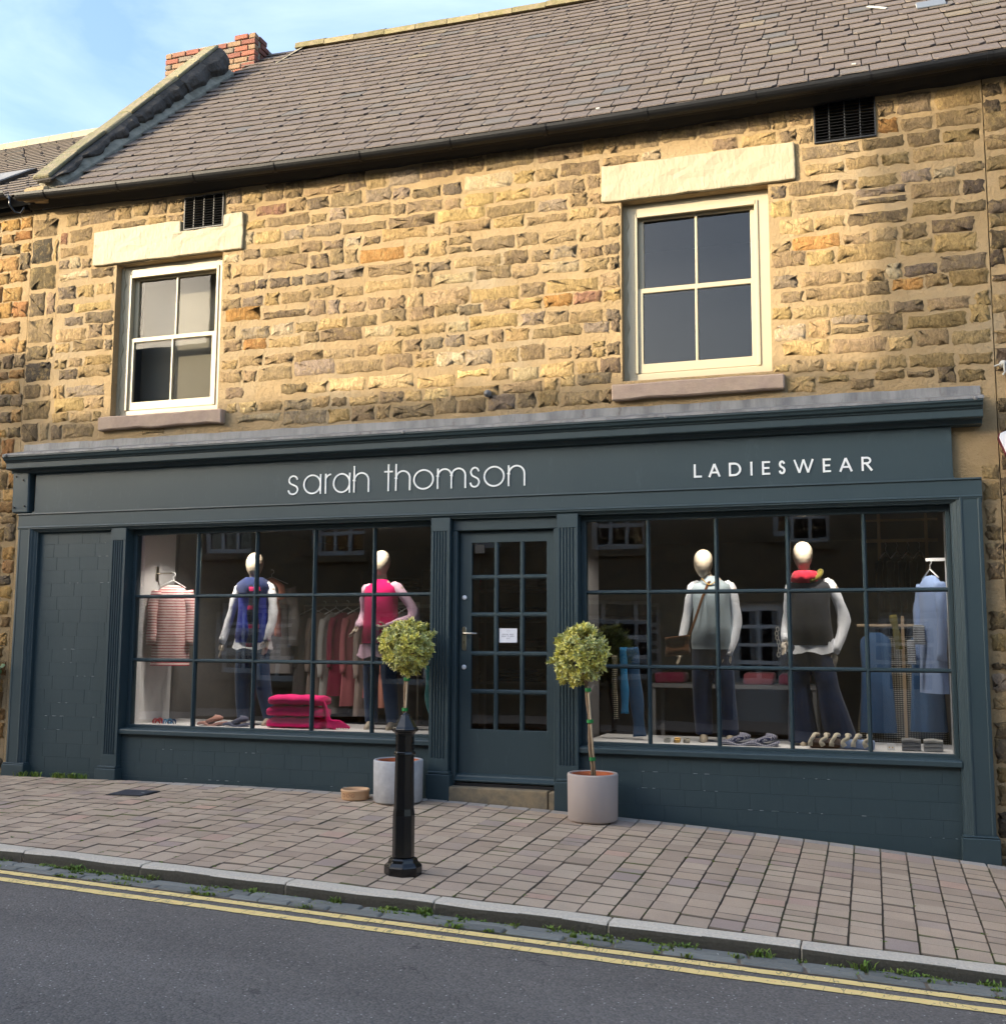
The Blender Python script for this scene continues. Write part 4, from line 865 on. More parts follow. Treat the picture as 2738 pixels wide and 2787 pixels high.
# ------------------------------------------------------------------ door
fr = MB().box(-3.508, -3.462, .06, .20, .226, 2.44).box(-2.575, -2.532, .06, .20, .226, 2.44).box(-3.508, -2.532, .07, .20, 2.4402, 2.544).build('door_frame', TP, shop, bevel=.006)
dx = [(-3.34, -3.14), (-3.10, -2.90), (-2.86, -2.66)]; dz = [(2.05, 2.33), (1.72, 2.01), (1.38, 1.68), (1.05, 1.34), (.71, 1.01)]
door = boxes_around(MB(), -3.458, -2.58, .254, 2.435, .125, .17, [(-3.345, -2.655, .705, 2.335)]).build('door', TP, shop, bevel=.004, label='dark teal glazed shop door with fifteen panes')
for i in (0, 1): c = (dx[i][1] + dx[i + 1][0]) / 2; MB().prism_z([(c - .02, .165), (c - .02, .138), (c - .008, .126), (c + .008, .126), (c + .02, .138), (c + .02, .165)], .70, 2.34).build('glazing_bar', TP, door)
for i in range(4): c = (dz[i][0] + dz[i + 1][1]) / 2; MB().prism_x([(.1652, c - .02), (.1382, c - .02), (.1262, c - .008), (.1262, c + .008), (.1382, c + .02), (.1652, c + .02)], -3.35, -2.65).build('glazing_bar', TP, door)
for a, b in dx:
    for c, e in dz: MB().box(a - .004, b + .004, .148, .152, c - .004, e + .004).build('pane', 'glass', door)
MB().prism_x([(.128, .258), (.06, .262), (.055, .278), (.085, .302), (.09, .314), (.128, .328)], -3.475, -2.565).build('weather_bar', TP, door, bevel=.003)
mb = MB(); mb.prism_y(arc(-3.41, 1.575, .021, .021, 0, 180, 8) + arc(-3.41, 1.405, .021, .021, 180, 360, 8), .117, .1245); h = mb.build('handle_plate', 'steel', door, bevel=.003)
MB().tube([(-3.41, .12, 1.535), (-3.41, .075, 1.535), (-3.395, .068, 1.535), (-3.33, .068, 1.535), (-3.275, .07, 1.533)], [.011, .010, .0095, .009, .008], 10).build('lever', 'steel', h, smooth=True)
MB().prism_y(arc(-3.41, 1.462, .004, .006, 0, 360, 8)[:-1] , .115, .1168).box(-3.4125, -3.4075, .115, .1168, 1.445, 1.46).build('keyhole', 'black_iron', h)
for z in (1.85, 1.24): MB().lathe([(.021, 0), (.021, .006), (.013, .011), (.001, .012)], 0, 0, 16).xform(Matrix.Translation((-3.41, .1245, z)) @ Euler((rad(90), 0, 0)).to_matrix().to_4x4()).build('lock_cover', 'white_board', door, smooth=True)
step = MB().box(-3.705, -2.60, -.03, .18, zp(-3, 0) - .1, .226).build('door_step', 'step_stone', shop, bevel=.012, seg=2)
MB().box(-2.593, -2.30, -.028, .18, zp(-2.4, 0) - .1, .222).build('step_stone', 'step_stone', step, bevel=.012, seg=2)
MB().box(-3.47, -2.57, .06, .17, .2262, .252).build('threshold', 'black_iron', shop)
# ------------------------------------------------------------------ the shop inside
MB().box(-7.6, .9, .21, 5.5, .22, .28).build('shop_floor', 'floor_board', shop)
MB().box(-7.6, .9, .40, 5.5, 2.75, 2.85).build('shop_ceiling', 'ceiling_paint', shop)
MB().box(-7.6, .9, 5.5, 5.6, .2, 2.85).box(-7.0, -6.9, .80, 5.5, .28, 2.75).box(.66, .76, .46, 5.5, .28, 2.75).build('inner_wall', 'beige_wall', shop)
MB().box(-6.93, -3.62, .206, 1.0, .585, .64).box(-6.93, -3.62, .95, .99, .28, .5848).build('display_shelf', 'white_board', shop, bevel=.003)
MB().box(-2.34, .63, .206, 1.0, .575, .63).box(-2.34, .63, .95, .99, .28, .5748).build('display_shelf', 'white_board', shop, bevel=.003)
MB().box(-6.92, -6.885, .206, .77, .6402, 2.56).build('side_panel', 'white_board', shop)
MB().box(.568, .60, .206, .30, .6302, 2.56).box(.60, .63, .30, 0.9, .6302, 2.56).build('side_panel', 'white_board', shop)
MB().box(-3.62, -3.55, .206, .9, .28, 2.56).box(-2.45, -2.38, .206, .9, .28, 2.56).build('lobby_wall', 'beige_wall', shop)
LIGHTS = [(-6.45, .27), (-6.1, .27), (-5.75, .30), (-5.1, .30), (-4.4, .30), (-1.9, .30), (-1.32, .30), (-.5, .30), (.2, .30)]
for x, y in LIGHTS:
    zl_ = 2.544 if y < .4 else 2.748
    d = MB().lathe([(.04, zl_ - .03), (.045, zl_)], x, y, 16).build('downlight', 'white_board', shop)
    MB().lathe([(.03, zl_ - .032), (.03, zl_ - .031)], x, y, 16).build('lens', 'lamp_lens', d)
    la = bpy.data.lights.new('downlight_lamp', 'SPOT'); la.energy = 11; la.color = (1, .90, .76); la.spot_size = rad(115); la.spot_blend = .7; la.shadow_soft_size = .03
    lo = bpy.data.objects.new('downlight_lamp', la); put(lo, (x, y, zl_ - .04), d); lo.rotation_euler = (rad(18), 0, 0)
M('far_slate', hx('#8d877c'), rough=.8, var=.2, vs=4, bmp=.5, bs=8, bd=.04)
# ------------------------------------------------------------------ neighbours
def house_stones(parent, x0, x1, z0, z1, seed, holes=(), pal=None, wmax=.3):
    r = random.Random(seed); pal = pal or SCL; q = stone_rows(x0, x1, z0, z1, list(holes), r, wmin=.1, wmax=wmax, gap=.022)
    for s_ in q: stone_mb(*s_, r, r.choice(pal), proud=r.uniform(.002, .012), sq=r.uniform(.5, 1)).build('stone', 'stone', parent, smooth=True, recalc=False)
hl = thing('terrace_house', (-12, .1, 0), 'left neighbour house of orange brown rubble with dark gutter', 'house')
wl = MB().box(-16, XL - .008, YW + .004, 7.5, -.5, 6.05).build('stone_wall', 'mortar', hl)
OR = [hx(c) for c in ('#a5824e', '#96744a', '#ad8d5e', '#856c4c', '#927c5a', '#6f6350', '#a07c50', '#b08f5c', '#7a6a52', '#946c44')]
house_stones(wl, -9.5, XL - .012, .05, 6.0, 31, pal=OR, wmax=.24)
def zl(v): return 6.03 + v
rl = MB(); 
for i in range(1): rl.loft([[(x, -.1, 6.10), (x, 4.0, 9.02), (x, 8.0, 6.1), (x, 8.0, 6.0), (x, 4.0, 8.92), (x, -.05, 6.02)] for x in (-16, -12, XL + .14)])
rl = rl.build('roof', 'eaves_black', hl); pcs = []; t2 = math.atan2(2.92, 4.1); v = 0; r = 0
lsv = [slate_mb(.30, .34, srg, c) for c in (0, 1, 2)]
while v < 4.85:
    x = -13.2 + (.15 if r % 2 else 0)
    while x < XL + .0: pcs.append((Matrix.Translation((x, -.1 + v * math.cos(t2), 6.10 + v * math.sin(t2))) @ Euler((t2, 0, srg.uniform(-.01, .01))).to_matrix().to_4x4(), srg.randrange(3))); x += .302
    v += .19; r += 1
place_pieces(pcs, lsv, 'slate', rl, 'slate', 300)
M('lime_ridge', hx('#8f8a76'), rough=.9, var=.3, vs=6, bmp=.6, bs=30, bd=.01)
for i in range(12): x = -13.25 + .42 * i; MB().loft([[(xx, 4 + a, 9.0 + b) for a, b in ((-.2, -.1), (-.16, .03), (0, .1), (.16, .03), (.2, -.1))] for xx in (x, x + .415)]).build('ridge_tile', 'lime_ridge', rl)
sk = MB().box(-.3, .3, -.35, .35, 0, .06).xform(Matrix.Translation((-8.72 - .9, .9, 6.10 + 1.0 * math.tan(t2) + .01)) @ Euler((t2, 0, 0)).to_matrix().to_4x4()).build('skylight', 'black_iron', hl)
MB().box(-.26, .26, -.31, .31, .061, .066).xform(Matrix.Translation((-8.72 - .9, .9, 6.10 + 1.0 * math.tan(t2) + .01)) @ Euler((t2, 0, 0)).to_matrix().to_4x4()).build('pane', 'lead', sk)
mb = MB(); xs = [-14, -10, XL - .12]
def gring(x, yc, zc, r_): return [(x, yc + r_ * math.cos(rad(a)), zc + r_ * math.sin(rad(a))) for a in range(180, 361, 20)] + [(x, yc + (r_ - .006) * math.cos(rad(a)), zc + (r_ - .006) * math.sin(rad(a))) for a in range(360, 179, -20)]
MB().loft([gring(x, -.16, 6.13, .065) for x in xs]).build('gutter', 'gutter_black', hl)
MB().box(-14, XL - .02, .02, YW + .003, 6.0, 6.09).build('eaves_shade_board', 'eaves_black', hl)  # same black strip in place of the left gutter's shadow
MB().tube([(XL - .1, -.15, 6.1), (XL - .1, -.14, 6.0), (XL - .06, -.1, 5.93), (XL - .0, -.08, 5.92), (XL + .06, -.1, 5.97)], .012, 8).build('overflow_pipe', 'black_gloss', hl, smooth=True)
hr = thing('terrace_house', (3.5, .1, -.3), 'right neighbour house of dark grey brown rubble', 'house')
wr = MB().box(XR + .008, 7, YW + .004, 7.5, -1.2, 6.02).build('stone_wall', 'mortar', hr)
DK = [hx(c) for c in ('#6d604c', '#5c5142', '#7d6c50', '#8a7757', '#524940', '#94805c')]
house_stones(wr, XR + .012, 1.75, -.3, 5.95, 33, pal=DK, wmax=.4)
MB().loft([[(x, -.12, 5.99 + sag(XE)), (x, 4.0, 9.8), (x, 8.0, 6.0), (x, 8.0, 5.9), (x, 4.0, 9.65), (x, -.05, 5.89 + sag(XE))] for x in (XE + .006, 7)]).build('roof', 'far_slate', hr)
MB().loft([gring(x, -.155, 5.985 + sag(XE), .062) for x in (XE + .003, 4, 7)]).build('gutter', 'gutter_black', hr)
# wall-hung bits
sg = thing('wall_sign', (1.12, .05, 2.85), 'white rounded sign with maroon edge, cut by right photo border', 'sign')
sh = [(.965, 3.04), (.975, 3.075), (1.01, 3.09), (1.7, 3.13), (1.75, 3.1), (1.75, 2.5), (1.7, 2.46), (1.2, 2.5), (1.12, 2.62)]
MB().prism_y(sh, .045, YW - .001).build('back_plate', 'sign_maroon', sg); MB().prism_y([(x * .985 + .022, z * .985 + .045) for x, z in sh], .03, .0449).build('face', 'sign_white', sg, bevel=.004)
br = thing('cable_fixing', (1.03, .05, 3.58), 'pale metal fixing screwed to the stone above the white sign', 'fixing')
MB().lathe([(.03, 0), (.03, .012), (.012, .03), (.012, .05)], 0, 0, 12).xform(Matrix.Translation((1.03, .075, 3.62)) @ Euler((rad(90), 0, 0)).to_matrix().to_4x4()).build('boss', 'clip_white', br, smooth=True)
MB().tube([(.96, .04, 3.60), (1.03, .03, 3.62)], .006, 6).tube([(1.03, .03, 3.62), (1.035, .04, 3.55), (1.02, .045, 3.53)], .008, 6).build('arm', 'clip_white', br)
fx = thing('bulkhead_lamp', (-3.19, .05, 3.62), 'small round grey fitting on the wall above the shop cornice', 'lamp')
MB().lathe([(.034, 0), (.034, .02), (.026, .04)], 0, 0, 16).xform(Matrix.Translation((-3.19, .085, 3.67)) @ Euler((rad(90), 0, 0)).to_matrix().to_4x4()).build('housing', 'lead', fx, smooth=False)
MB().lathe([(.025, .04), (.022, .05), (.012, .057), (.001, .059)], 0, 0, 16).xform(Matrix.Translation((-3.19, .085, 3.67)) @ Euler((rad(90), 0, 0)).to_matrix().to_4x4()).build('lens', 'lead', fx, smooth=True)
# ------------------------------------------------------------------ the other side of the street (mirrored in the glass)
M('far_stone', hx('#6f614a'), rough=.95, var=.3, vs=5, bmp=.8, bs=9, bd=.05, c2=hx('#8a7757'))
M('far_white', hx('#c9c9c4'), rough=.5, var=.03)
def far_house(x0, x1, eave, ridge, lab, wins, doors, chim):
    h = thing('stone_house', ((x0 + x1) / 2, -10.5, 0), lab, 'house'); y0 = -10.3
    hs = [(a, b, c, d) for a, b, c, d in wins + doors]
    boxes_around(MB(), x0, x1, -1.2, eave, y0 - .4, y0, hs).build('wall', 'far_stone', h)
    MB().box(x0, x1, y0 - 5.0, y0 - 4.6, -1.2, eave).prism_x([(y0 - .41, -1.2), (y0 - .41, eave - .05), (-12.8, ridge - .1), (y0 - 4.6, eave - .05), (y0 - 4.6, -1.2)], x0, x0 + .3).prism_x([(y0 - .41, -1.2), (y0 - .41, eave - .05), (-12.8, ridge - .1), (y0 - 4.6, eave - .05), (y0 - 4.6, -1.2)], x1 - .3, x1).build('gable_wall', 'far_stone', h)
    MB().loft([[(x, y0 + .18, eave), (x, -12.8, ridge), (x, y0 - 5.2, eave), (x, y0 - 5.2, eave - .14), (x, -12.8, ridge - .16), (x, y0 + .18, eave - .14)] for x in (x0 + .004, x1 - .004)]).build('roof', 'far_slate', h)
    MB().tube([(x0, y0 + .2, eave - .1), (x1, y0 + .2, eave - .1)], .06, 8).build('gutter', 'gutter_black', h)
    MB().box(x0 + .3, x1 - .3, -12.5, -12.4, -1, eave).build('inner_wall', 'dark_void', h)
    for a, b, c, d in wins:
        w = boxes_around(MB(), a, b, c, d, y0 - .16, y0 - .1, [(a + .08 + i * (b - a - .08) / 3, a + (i + 1) * (b - a - .08) / 3 + .02, c + .1 + j * (d - c - .1) / 3, c + (j + 1) * (d - c - .1) / 3 + .03) for i in range(3) for j in range(3)]).build('window', 'far_white', h)
        MB().box(a + .03, b - .03, y0 - .15, y0 - .145, c + .03, d - .03).build('pane', 'glass', w); MB().box(a - .1, b + .1, y0 - .1, y0 + .08, c - .13, c - .002).build('window_sill', 'far_stone', h)
    for a, b, c, d in doors:
        w = boxes_around(MB(), a, b, c, d, y0 - .16, y0 - .1, [(a + .12 + i * (b - a - .2) / 2, a + .04 + (i + 1) * (b - a - .2) / 2, c + .8 + j * (d - c - .9) / 4, c + .74 + (j + 1) * (d - c - .9) / 4) for i in range(2) for j in range(4)]).build('door', 'far_white', h)
        MB().box(a + .03, b - .03, y0 - .15, y0 - .145, c + .7, d - .05).build('pane', 'glass', w)
    for a, b, t in chim:
        cch = MB().box(a, b, -13.25, -12.35, ridge - .8, t).box(a - .06, b + .06, -13.31, -12.29, t, t + .1).build('chimney', 'far_stone', h)
        for q in (.3, .7): MB().lathe([(.1, t + .1), (.12, t + .15), (.09, t + .5), (.11, t + .52)], a + (b - a) * q, -12.8, 12).build('chimney_pot', 'terracotta', cch)
fg = zr(0, -8) + .1
far_house(-40, -13.72, 5.6, 8.56, 'tall stone house across the street, mirrored in left window glass', [(-37.5 + 2.9 * i, -36.3 + 2.9 * i, z0_, z0_ + 1.5) for i in range(7) for z0_ in (.9, 3.6)], [(-17.3, -16.4, .1, 2.1), (-23.0, -22.1, .1, 2.1)], [(-14.75, -13.85, 10.3), (-25, -24, 9.2), (-33, -32, 9.2)])
far_house(-13.68, 13, 4.9, 7.2, 'lower stone house across the street, mirrored in right window glass', [(-5.6, -3.7, .85, 2.0), (-10.6, -9.5, 3.2, 4.5), (-12.9, -11.8, 3.2, 4.5), (-12.6, -11.2, .7, 2.0), (-9.0, -7.6, .7, 2.0), (-7.6, -6.6, 3.2, 4.5), (-4.8, -3.8, 3.2, 4.5), (-1.6, -.6, 3.2, 4.5), (2.2, 3.4, 3.2, 4.5), (1.6, 3.4, .7, 1.9), (5.5, 6.8, .6, 1.9), (5.5, 6.7, 3.2, 4.5)], [(-2.45, -1.5, fg + .05, 2.05), (.1, 1.05, fg, 1.95)], [(-.5, .5, 8.3), (11.5, 12.6, 8.4)])
# ------------------------------------------------------------------ street things
bx_, by_ = -2.855, -2.43; bz = zp(bx_, by_)
bo = thing('bollard', (bx_, by_, bz), 'black octagonal iron bollard with pointed cap near the kerb', 'bollard')
o8 = lambda r, z: (r / math.cos(rad(22.5)), z)
MB().lathe([o8(.112, bz - .02), o8(.112, bz + .05), o8(.085, bz + .075), o8(.088, bz + .085), o8(.072, bz + .10)], bx_, by_, 8, rot=rad(22.5)).build('base', 'black_gloss', bo, bevel=.006)
MB().lathe([o8(.066, bz + .10), o8(.066, bz + .36), o8(.061, bz + .40), o8(.057, bz + .735), o8(.056, bz + .88)], bx_, by_, 8, rot=rad(22.5)).build('shaft', 'black_gloss', bo, bevel=.005)
MB().lathe([o8(.064, bz + .735), o8(.066, bz + .742), o8(.064, bz + .752), o8(.058, bz + .758)], bx_, by_, 8, rot=rad(22.5)).build('collar', 'black_gloss', bo, bevel=.003)
MB().lathe([o8(.058, bz + .86), o8(.062, bz + .875), o8(.078, bz + .885), o8(.080, bz + .90), o8(.068, bz + .912), o8(.028, bz + .985), (.004, bz + 1.003)], bx_, by_, 8, rot=rad(22.5)).build('cap', 'black_gloss', bo, bevel=.004)
def leaf(mb, p, d, up, l, w, cg, cm):
    d = d.normalized(); s_ = d.cross(up); s_ = s_.normalized() if s_.length > 1e-4 else Vector((1, 0, 0)); n = s_.cross(d)
    P = [p, p + d * l * .35 + s_ * w * .42 + n * l * .05, p + d * l * .7 + s_ * w * .40 + n * l * .05, p + d * l - n * l * .08, p + d * l * .7 - s_ * w * .40 + n * l * .05, p + d * l * .35 - s_ * w * .42 + n * l * .05, p + d * l * .38, p + d * l * .70]
    mb.add([tuple(q) for q in P], [(0, 1, 6), (1, 2, 7, 6), (2, 3, 7), (3, 4, 7), (4, 5, 6, 7), (5, 0, 6)], [cm, cm, cm, cm, cm, cm, cg, cg])
def tree(px, base, top, cc, rx, rz, seed, lab, pot):
    r = random.Random(seed); t = thing('topiary_tree', base, lab, 'tree', 'standard trees beside the shop door')
    b, tp = Vector(base), Vector(top)
    MB().tube([tuple(b.lerp(tp, i / 6) + Vector((.006 * math.sin(i * 2.1), .004, 0))) for i in range(7)], [.016, .0155, .015, .0145, .014, .013, .012], 8).build('trunk', 'bark', t, smooth=True)
    MB().tube([tuple(b + Vector((.028, -.012, 0))), tuple(tp + Vector((.018, -.016, -.03)))], .009, 8).build('cane', 'cane', t, smooth=True)
    for k in (.25, .62, .93): p = b.lerp(tp, k) + Vector((.012, -.006, 0)); MB().lathe([(.027, -.014), (.0275, .0), (.027, .014)], p.x, p.y, 10, caps=False).xform(Matrix.Translation((0, 0, p.z))).build('tie', 'green_tie', t)
    C = Vector(cc); br = MB()
    for _ in range(26):
        a, e = r.uniform(0, 6.28), r.uniform(-.6, 1.5); d = Vector((math.cos(a) * math.cos(e), math.sin(a) * math.cos(e), math.sin(e))); q = C + Vector((d.x * rx, d.y * rx, d.z * rz)) * r.uniform(.55, .85)
        br.tube([tuple(tp + Vector((0, 0, -.02))), tuple(tp.lerp(q, .5) + Vector((0, 0, .03))), tuple(q)], [.007, .005, .003], 5)
    br.build('branches', 'bark', t)
    mb = MB(); n = 0
    lobes = [(Vector((r.uniform(-1, 1), r.uniform(-1, 1), r.uniform(-.9, 1))).normalized(), r.uniform(-.26, .24)) for _ in range(14)]
    while n < 400:       # sprigs: rosettes of leaves on the outline and within
        d = Vector((r.gauss(0, 1), r.gauss(0, 1), r.gauss(0, 1))).normalized()
        if d.y > .75 and r.random() < .6: continue
        k = 1 + sum(amp * max(0, d.dot(l_)) ** 4 for l_, amp in lobes); rad_ = k * (r.uniform(.82, 1.02) if n > 110 else r.uniform(.45, .8)) * (1.13 if n % 11 == 0 else 1)
        p = C + Vector((d.x * rx, d.y * rx * .95, d.z * rz)) * rad_; ax = (d + Vector((0, -.1, .55)) + Vector((r.uniform(-.4, .4), r.uniform(-.4, .4), r.uniform(-.3, .3)))).normalized()
        young = r.random() < .6; q = ax.orthogonal().normalized(); a0 = r.uniform(0, 6.28)
        for j in range(9):
            a = a0 + j * 2.4; lean = .35 + .12 * j; dd = (ax * math.cos(lean) + (q * math.cos(a) + ax.cross(q) * math.sin(a)) * math.sin(lean))
            l = r.uniform(.036, .056); w = l * r.uniform(.42, .5); g = r.uniform(.8, 1.2)
            cg = tuple(v * g for v in (hx('#98a23e') if young else hx('#68843c'))); cm = tuple(min(1, v * g) for v in (hx('#eee284') if young else hx('#e2dc98')))
            leaf(mb, p - ax * .02 * (j / 9), dd, ax, l, w, cg, cm)
        n += 1
    mb.build('crown', 'leaf', t, smooth=False, kind='stuff', recalc=False)
    return t
def planter(cx, cy, rad_, top, mat_, lab, flare):
    z0 = zp(cx, cy) + .001
    p = thing('planter', (cx, cy, z0), lab, 'planter', 'concrete planters by the shop door')
    MB().lathe([(rad_ * flare - .015, z0), (rad_ * flare, z0 + .015), (rad_ - .002, top - .012), (rad_ - .006, top), (rad_ - .026, top), (rad_ - .03, top - .015), (rad_ - .032, z0 + .03)], cx, cy, 48, caps=True).build('outer_pot', mat_, p, smooth=True)
    r2 = rad_ - .036
    MB().lathe([(r2 - .03, z0 + .032), (r2, top - .03), (r2 + .002, top - .006), (r2 - .012, top - .004), (r2 - .016, top - .03), (r2 - .035, top - .12)], cx, cy, 40).build('terracotta_liner', 'terracotta', p, smooth=True)
    MB().lathe([(.002, top - .085), (r2 - .03, top - .09)], cx, cy, 24, caps=False).build('soil', 'soil', p); return z0
planter(-2.155, -.27, .205, .425, 'pot_taupe', 'taupe linen textured cylinder planter right of the door', .97)
planter(-3.855, -.26, .213, .465, 'pot_grey', 'smooth pale grey planter behind the bollard, left of the door', .97)
tree(0, (-2.155, -.27, .335), (-2.205, -.27, 1.14), (-2.245, -.27, 1.385), .235, .235, 41, 'variegated ball topped tree in the taupe planter right of the door', 0)
tree(0, (-3.84, -.26, .375), (-3.79, -.27, 1.20), (-3.77, -.27, 1.415), .235, .215, 57, 'variegated ball topped tree behind the bollard', 0)
# dog bowl
bw = (-4.235, -.30); z0 = zp(*bw) + .001
dbw = thing('dog_bowl', (bw[0], bw[1], z0), 'round tan clay dog bowl on the paving left of the grey planter', 'bowl')
MB().lathe([(.112, z0), (.116, z0 + .008), (.119, z0 + .016), (.119, z0 + .066), (.123, z0 + .07), (.124, z0 + .082), (.119, z0 + .088), (.111, z0 + .086), (.104, z0 + .07), (.09, z0 + .03), (.001, z0 + .028)], bw[0], bw[1], 40).build('bowl', 'bowl_clay', dbw, smooth=True)
def on_bowl(mb, ang): return mb.xform(Matrix.Translation((bw[0], bw[1], z0 + .042)) @ Euler((0, 0, ang)).to_matrix().to_4x4() @ Matrix.Translation((0, -.1195, 0)))
M('bowl_groove', hx('#ad845f'), rough=.8, var=.05)
for k, (ch_, a) in enumerate((('D', -.55), ('O', -.18), ('G', .19))):
    mb = MB()
    if ch_ == 'D': mb.ribbon([(-.012, -.014)] + arc(-.002, 0, .014, .014, -90, 90, 8) + [(-.012, .014)], .006, -.002, .002, True)
    if ch_ == 'O': mb.ribbon(arc(0, 0, .014, .014, 0, 345, 14), .006, -.002, .002, True)
    if ch_ == 'G': mb.ribbon(arc(0, 0, .014, .014, 50, 340, 12) + [(.013, 0), (.004, 0)], .006, -.002, .002)
    on_bowl(mb, a + .1).build('letter', 'bowl_groove', dbw)
# access cover in the paving
px_, py_ = at(0, 0, 0), None
cxv, cyv = -6.22, -.66; zc = zp(cxv, cyv)
ac = thing('access_cover', (cxv, cyv, zc), 'square dark metal access cover set in the paving on the left', 'cover')
mt = slope_mtx(cxv, cyv, zc + .003, 0, 0)
MB().box(-.18, .18, -.14, .14, -.03, .004).xform(mt).build('frame', 'black_iron', ac); cv = MB().box(-.165, .165, -.125, .125, .0042, .008)
cv.xform(mt).build('lid', 'iron_cover', ac)
MB().box(.09, .12, -.01, .0, .0082, .0095).xform(mt).build('lifting_key_slot', 'clip_white', ac)
# notice in the door
pn = thing('paper_notice', (-3.01, .14, 1.455), 'white printed paper notice taped inside the middle door pane', 'notice')
MB().box(-3.092, -2.928, .1455, .1465, 1.457, 1.58).build('sheet', 'notice_paper', pn)
M('print_grey', hx('#8d8f9c'), rough=.9)
tp = MB()
FONT = {'O': ['111', '101', '101', '101', '111'], 'P': ['111', '101', '111', '100', '100'], 'E': ['111', '100', '110', '100', '111'], 'N': ['101', '111', '111', '111', '101'], 'I': ['111', '010', '010', '010', '111'], 'G': ['111', '100', '101', '101', '111'], 'H': ['101', '101', '111', '101', '101'], 'U': ['101', '101', '101', '101', '111'], 'R': ['111', '101', '110', '101', '101'], 'S': ['111', '100', '111', '001', '111'], ' ': ['000'] * 5, '1': ['010', '110', '010', '010', '111'], '0': ['111', '101', '101', '101', '111'], 'A': ['010', '101', '111', '101', '101'], 'M': ['101', '111', '111', '101', '101'], '-': ['000', '000', '111', '000', '000'], '5': ['111', '100', '111', '001', '111'], 'T': ['111', '010', '010', '010', '010'], 'D': ['110', '101', '101', '101', '110'], 'Y': ['101', '101', '010', '010', '010']}
def text_px(mb, s, cx, z, u, y):
    x = cx - len(s) * 4 * u / 2
    for ch_ in s:
        for j, row in enumerate(FONT.get(ch_, FONT['-'])):
            for i, b in enumerate(row):
                if b == '1': mb.add([(x + i * u, y, z - j * u * 1.2), (x + i * u + u * .9, y, z - j * u * 1.2), (x + i * u + u * .9, y, z - j * u * 1.2 - u), (x + i * u, y, z - j * u * 1.2 - u)], [(0, 1, 2, 3)])
        x += 4 * u
text_px(tp, 'OPENING HOURS', -3.01, 1.533, .0021, .1449); text_px(tp, 'MONDAY TO SUNDAY', -3.01, 1.516, .0019, .1449); text_px(tp, '10-5', -3.01, 1.499, .0021, .1449)
tp.ribbon(arc(-3.01, 1.556, .014, .008, 0, 345, 16), .0012, .1447, .1454, True); tp.build('printed_text', 'print_grey', pn, recalc=False)
stk = MB().box(-3.325, -3.235, .1455, .1465, 2.245, 2.32).build('alarm_sticker', 'black_iron', None, label='small dark sticker inside the top left door pane', cat='sticker')
# climbing plant on the left house wall
def ivy_():
    t = thing('ivy_plant', (-8.62, .0, .75), 'green leafy shrub against the left house wall, cut by photo border', 'plant'); r = random.Random(12); mb = MB()
    for _ in range(420):
        x = r.uniform(-8.95, -8.36); z = r.gauss(1.12, .18)
        if z < .8 or z > 1.45 or x > -8.37 - abs(z - 1.15) * .4: continue
        p = Vector((x, YW - .03 - r.uniform(0, .16), z)); d = Vector((r.uniform(-1, 1), r.uniform(-1, .1), r.uniform(-1, .6)))
        c = hx(r.choice(('#4a6a3c', '#5f7f4c', '#39552f', '#86a06c'))); leaf(mb, p, d, Vector((0, -1, .4)), r.uniform(.04, .07), r.uniform(.04, .06), c, tuple(v * 1.15 for v in c))
    mb.build('foliage', 'leaf', t, kind='stuff', recalc=False)
    for k in range(5): MB().tube([(-8.7 + .05 * k, YW - .02, .1), (-8.68 + .06 * k, YW - .04, .6), (-8.75 + .09 * k, YW - .06, 1.2)], [.008, .006, .003], 6).build('stem', 'bark', t)
ivy_()
# ------------------------------------------------------------------ goods in the display windows
ZD = .64
def ell(cx, cy, z, rx, ry, n=20, wob=0.0, ph=0.0, k=5): return [(cx + rx * (1 + wob * math.sin(k * 2 * math.pi * i / n + ph)) * math.cos(2 * math.pi * i / n), cy + ry * (1 + wob * math.sin(k * 2 * math.pi * i / n + ph)) * math.sin(2 * math.pi * i / n), z) for i in range(n)]
def tubew(mb, path, r, n=12, wr=0.0, flat=1.0, sub=5, rgx=None):
    P = smoothline(path, sub); rr = []
    m = len(path)
    for i in range(len(P)):
        t = i / sub; a = int(min(t, m - 1)); b = min(a + 1, m - 1); f = t - a; base = r[a] * (1 - f) + r[b] * f
        rr.append(base * (1 + wr * math.sin(i * 1.9 + (rgx or 0))))
    n0 = len(mb.v); mb.tube(P, rr, n, True, flat)
    if wr > .03:                        # cloth gathers: push each ring in and out round the limb
        for i, c_ in enumerate(P):
            for k in range(n):
                v_ = Vector(mb.v[n0 + i * n + k]); a_ = 2 * math.pi * k / n; f_ = 1 + .10 * math.sin(2 * a_ + i * .9 + (rgx or 0)) + .07 * math.sin(5 * a_ - i * 1.7)
                mb.v[n0 + i * n + k] = tuple(Vector(c_) + (v_ - Vector(c_)) * f_)
def hand(mb, w, d, side, curl=.3):       # w wrist, d pointing direction, side = thumb direction
    w = Vector(w); d = Vector(d).normalized(); s_ = (Vector(side) - d * Vector(side).dot(d)).normalized(); n = d.cross(s_)
    mb.tube([tuple(w - d * .03), tuple(w + d * .01), tuple(w + d * .05), tuple(w + d * .085)], [.021, .024, .034, .03], 10, True, .5)
    for i, (o, l) in enumerate(((.024, .07), (.008, .08), (-.008, .074), (-.023, .058))):
        p = w + d * .08 + s_ * o; mb.tube([tuple(p), tuple(p + d * l * .5 + n * curl * .01), tuple(p + d * l + n * curl * .05)], [.0085, .008, .006], 7)
    p = w + d * .03 + s_ * .026; mb.tube([tuple(p), tuple(p + d * .025 + s_ * .022), tuple(p + d * .055 + s_ * .028)], [.010, .009, .007], 7)
